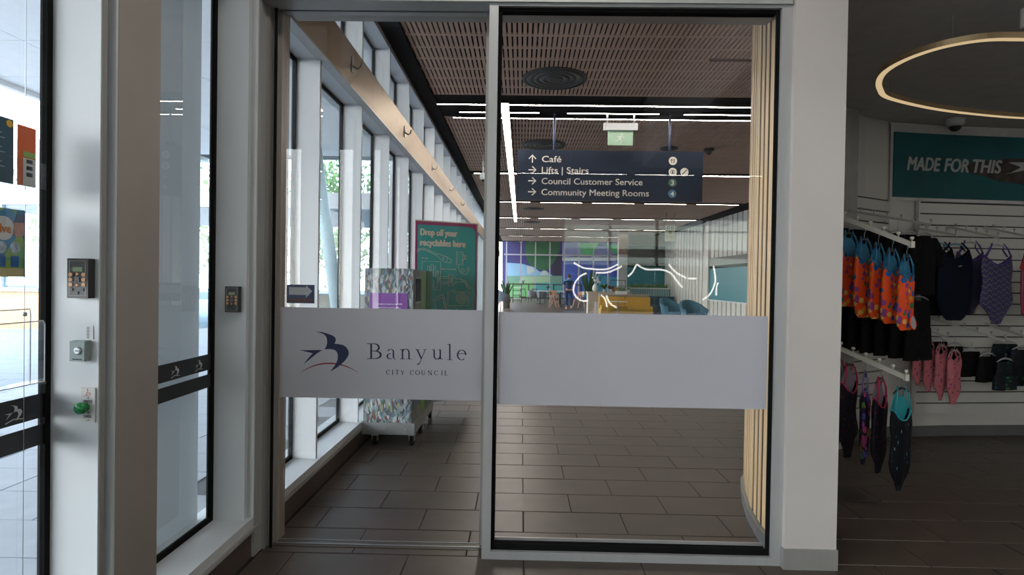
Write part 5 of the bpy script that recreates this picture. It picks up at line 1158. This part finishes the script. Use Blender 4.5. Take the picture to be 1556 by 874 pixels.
l_.new(p_s.outputs[0], mx_.inputs[1]); l_.new(tr_.outputs[0], mx_.inputs[2]); l_.new(mx_.outputs[0], n_['Material Output'].inputs[0])
os_ = thing('opal_screen', 'tall pale opal screen just outside the glass beside the second white fin', 'screen', (-1.63, 2.6, 0))
MB().box(-1.64, -1.625, 2.28, 2.90, -.03, 4.4).build('sheet', m_, os_)
cp = thing('entrance_canopy', 'pale panelled canopy soffit over the paving outside the windows', 'canopy', (-5, 8, 4.6)); cpm = mat('canopy_panel', (.84,.81,.78), .6, var=.03)
MB().box(-8.5, -1.7, -8, 15.6, 4.62, 5.0).build('canopy_deck', pave_j, cp)
cm = MB().box(-.845, .845, -.71, .71, 4.585, 4.62)
first = None
for i in range(4):
    for k in range(16):
        if first is None: first = cm.build('soffit_panel', cpm, cp, local=True); first.location = (-7.65+1.7*i+5, -7.25+1.43*k-8, -4.6); o = first
        else: o = dup(first, cp); o.location = (-7.65+1.7*i+5, -7.25+1.43*k-8, -4.6)
MB().box(-8.62, -8.5, -8, 15.6, 4.5, 5.0).build('canopy_edge', cpm, cp)
# neighbouring glazed wing
wg = thing('glazed_wing', 'neighbouring glazed wing with a white fascia seen through the left windows', 'building', (-8, 17, 0))
MB().box(-16, -2.2, 16.0, 16.4, 3.36, 3.80).build('fascia', white, wg); MB().box(-16, -2.2, 16.4, 22, 3.36, 3.5).build('soffit', mat('blue_grey_soffit', (.22,.30,.36), .6), wg)
for k in range(13):
    x = -15.8+1.1*k; MB().box(x, x+.09, 16.05, 16.25, 0, 3.36).build('mullion', white, wg); MB().box(x, x+.09, 16.05, 16.25, 3.80, 5.2).build('upper_mullion', white, wg)
MB().box(-16, -2.2, 16.12, 16.13, 0, 3.36).build('pane', glass('blueish_glass', (.80,.92,.98)), wg); MB().box(-16, -2.2, 16.12, 16.13, 3.8, 5.2).build('pane', glass('blueish_glass'), wg)
t = thing('leaning_column', 'pale blue leaning steel column outside the second window', 'column', (-5.0, 13, 0)); MB().tube([(-4.35,14,-.03),(-5.05,14,4.6)], .15, 16).build('shaft', mat('pale_blue_steel', (.42,.56,.60), .5), t, smooth=True)
pb = mat('orange_brick', (.60,.36,.20), .8, var=.2, scale=14)
t = thing('garden_wall', 'low orange brick planter wall in the distance outside the leftmost window', 'wall', (-15, 16, 0)); MB().box(-18, -11.5, 15.0, 15.5, -.03, .95).build('wall', pb, t); MB().box(-18.05, -11.45, 14.95, 15.55, .95, 1.05).build('coping', pave_m, t)
t = thing('garden_wall', 'low orange brick planter wall beyond the glazed wing', 'wall', (-8, 23, 0)); MB().box(-10, -4, 23, 23.4, -.03, .75).build('wall', pb, t); MB().box(-10.05, -3.95, 22.95, 23.45, .75, .83).build('coping', pave_m, t)
# forecourt behind the camera: roof, building and planting added to tone the reflections
fc = struct('forecourt'); MB().box(-1.6, 9, -20, -8.2, 4.0, 4.3).build('sky_block_roof', cpm, fc); MB().box(-1.66, 12, -24, -8.1, -.12, -.03).build('forecourt_paving', pave_m, fc)  # unseen roof added to keep bright sky out of the reflections
MB().box(-6, 14, -24.4, -24, 0, 9).build('backdrop_building', mat('backdrop_render', (.50,.54,.44), .8, var=.3, scale=.5), fc)  # backdrop added to set how bright the mirrored view is
MB().box(-6, 14, -23.9, -23.2, -.05, 2.3).build('reflection_hedge', mat('reflection_hedge_green', (.03,.05,.02), .9, var=.4, scale=4, bump=.4, bscale=20), fc)  # dark green strip added to darken the lower part of the reflections
# trees
lf_m = mat('light_green_leaf', (.16,.26,.06), .6, var=.35, scale=1.2); bark = mat('bark', (.12,.09,.06), .9, var=.3)  # one light green with random variation
def tree(x, y, h, r, lab, n=900):
    t = thing('tree', lab, 'tree', (x, y, 0)); rnd = random.Random(int(x*31+y*17))
    MB().tube([(x,y,0),(x+.1,y,h*.3),(x,y+.1,h*.65)], [.22,.16,.08], 10).build('trunk', bark, t, smooth=True)
    b = MB(); cl = [(rnd.uniform(-.6,.6)*r, rnd.uniform(-.6,.6)*r, h*rnd.uniform(.30,.9), r*rnd.uniform(.35,.6)) for _ in range(14)]
    for k in range(n):
        cx, cy, cz, cr = cl[k % 14]; d = Vector((rnd.gauss(0,1), rnd.gauss(0,1), rnd.gauss(0,1))).normalized()*cr*rnd.uniform(.6,1.05)
        p = Vector((x+cx, y+cy, cz))+d; s = rnd.uniform(.10,.22); u = Vector((rnd.gauss(0,1), rnd.gauss(0,1), rnd.gauss(0,1))).normalized(); v = u.cross(d.normalized()).normalized()
        b.add([p-u*s, p+v*s*.5, p+u*s, p-v*s*.5], [(0,1,2,3)])
    tag(b.build('leaves', lf_m, t), kind='stuff')
for i, (x, y, h, r) in enumerate([(-22,20,7,3.2),(-19,27,8,3.5),(-14,30,8,3.6),(-9.5,31,8,3.6),(-6.2,33,8,3.2),(-26,14,7,3),]):
    tree(x, y, h, r, 'leafy green tree outside, %s along the row beyond the paving' % ORD[i], 2200)
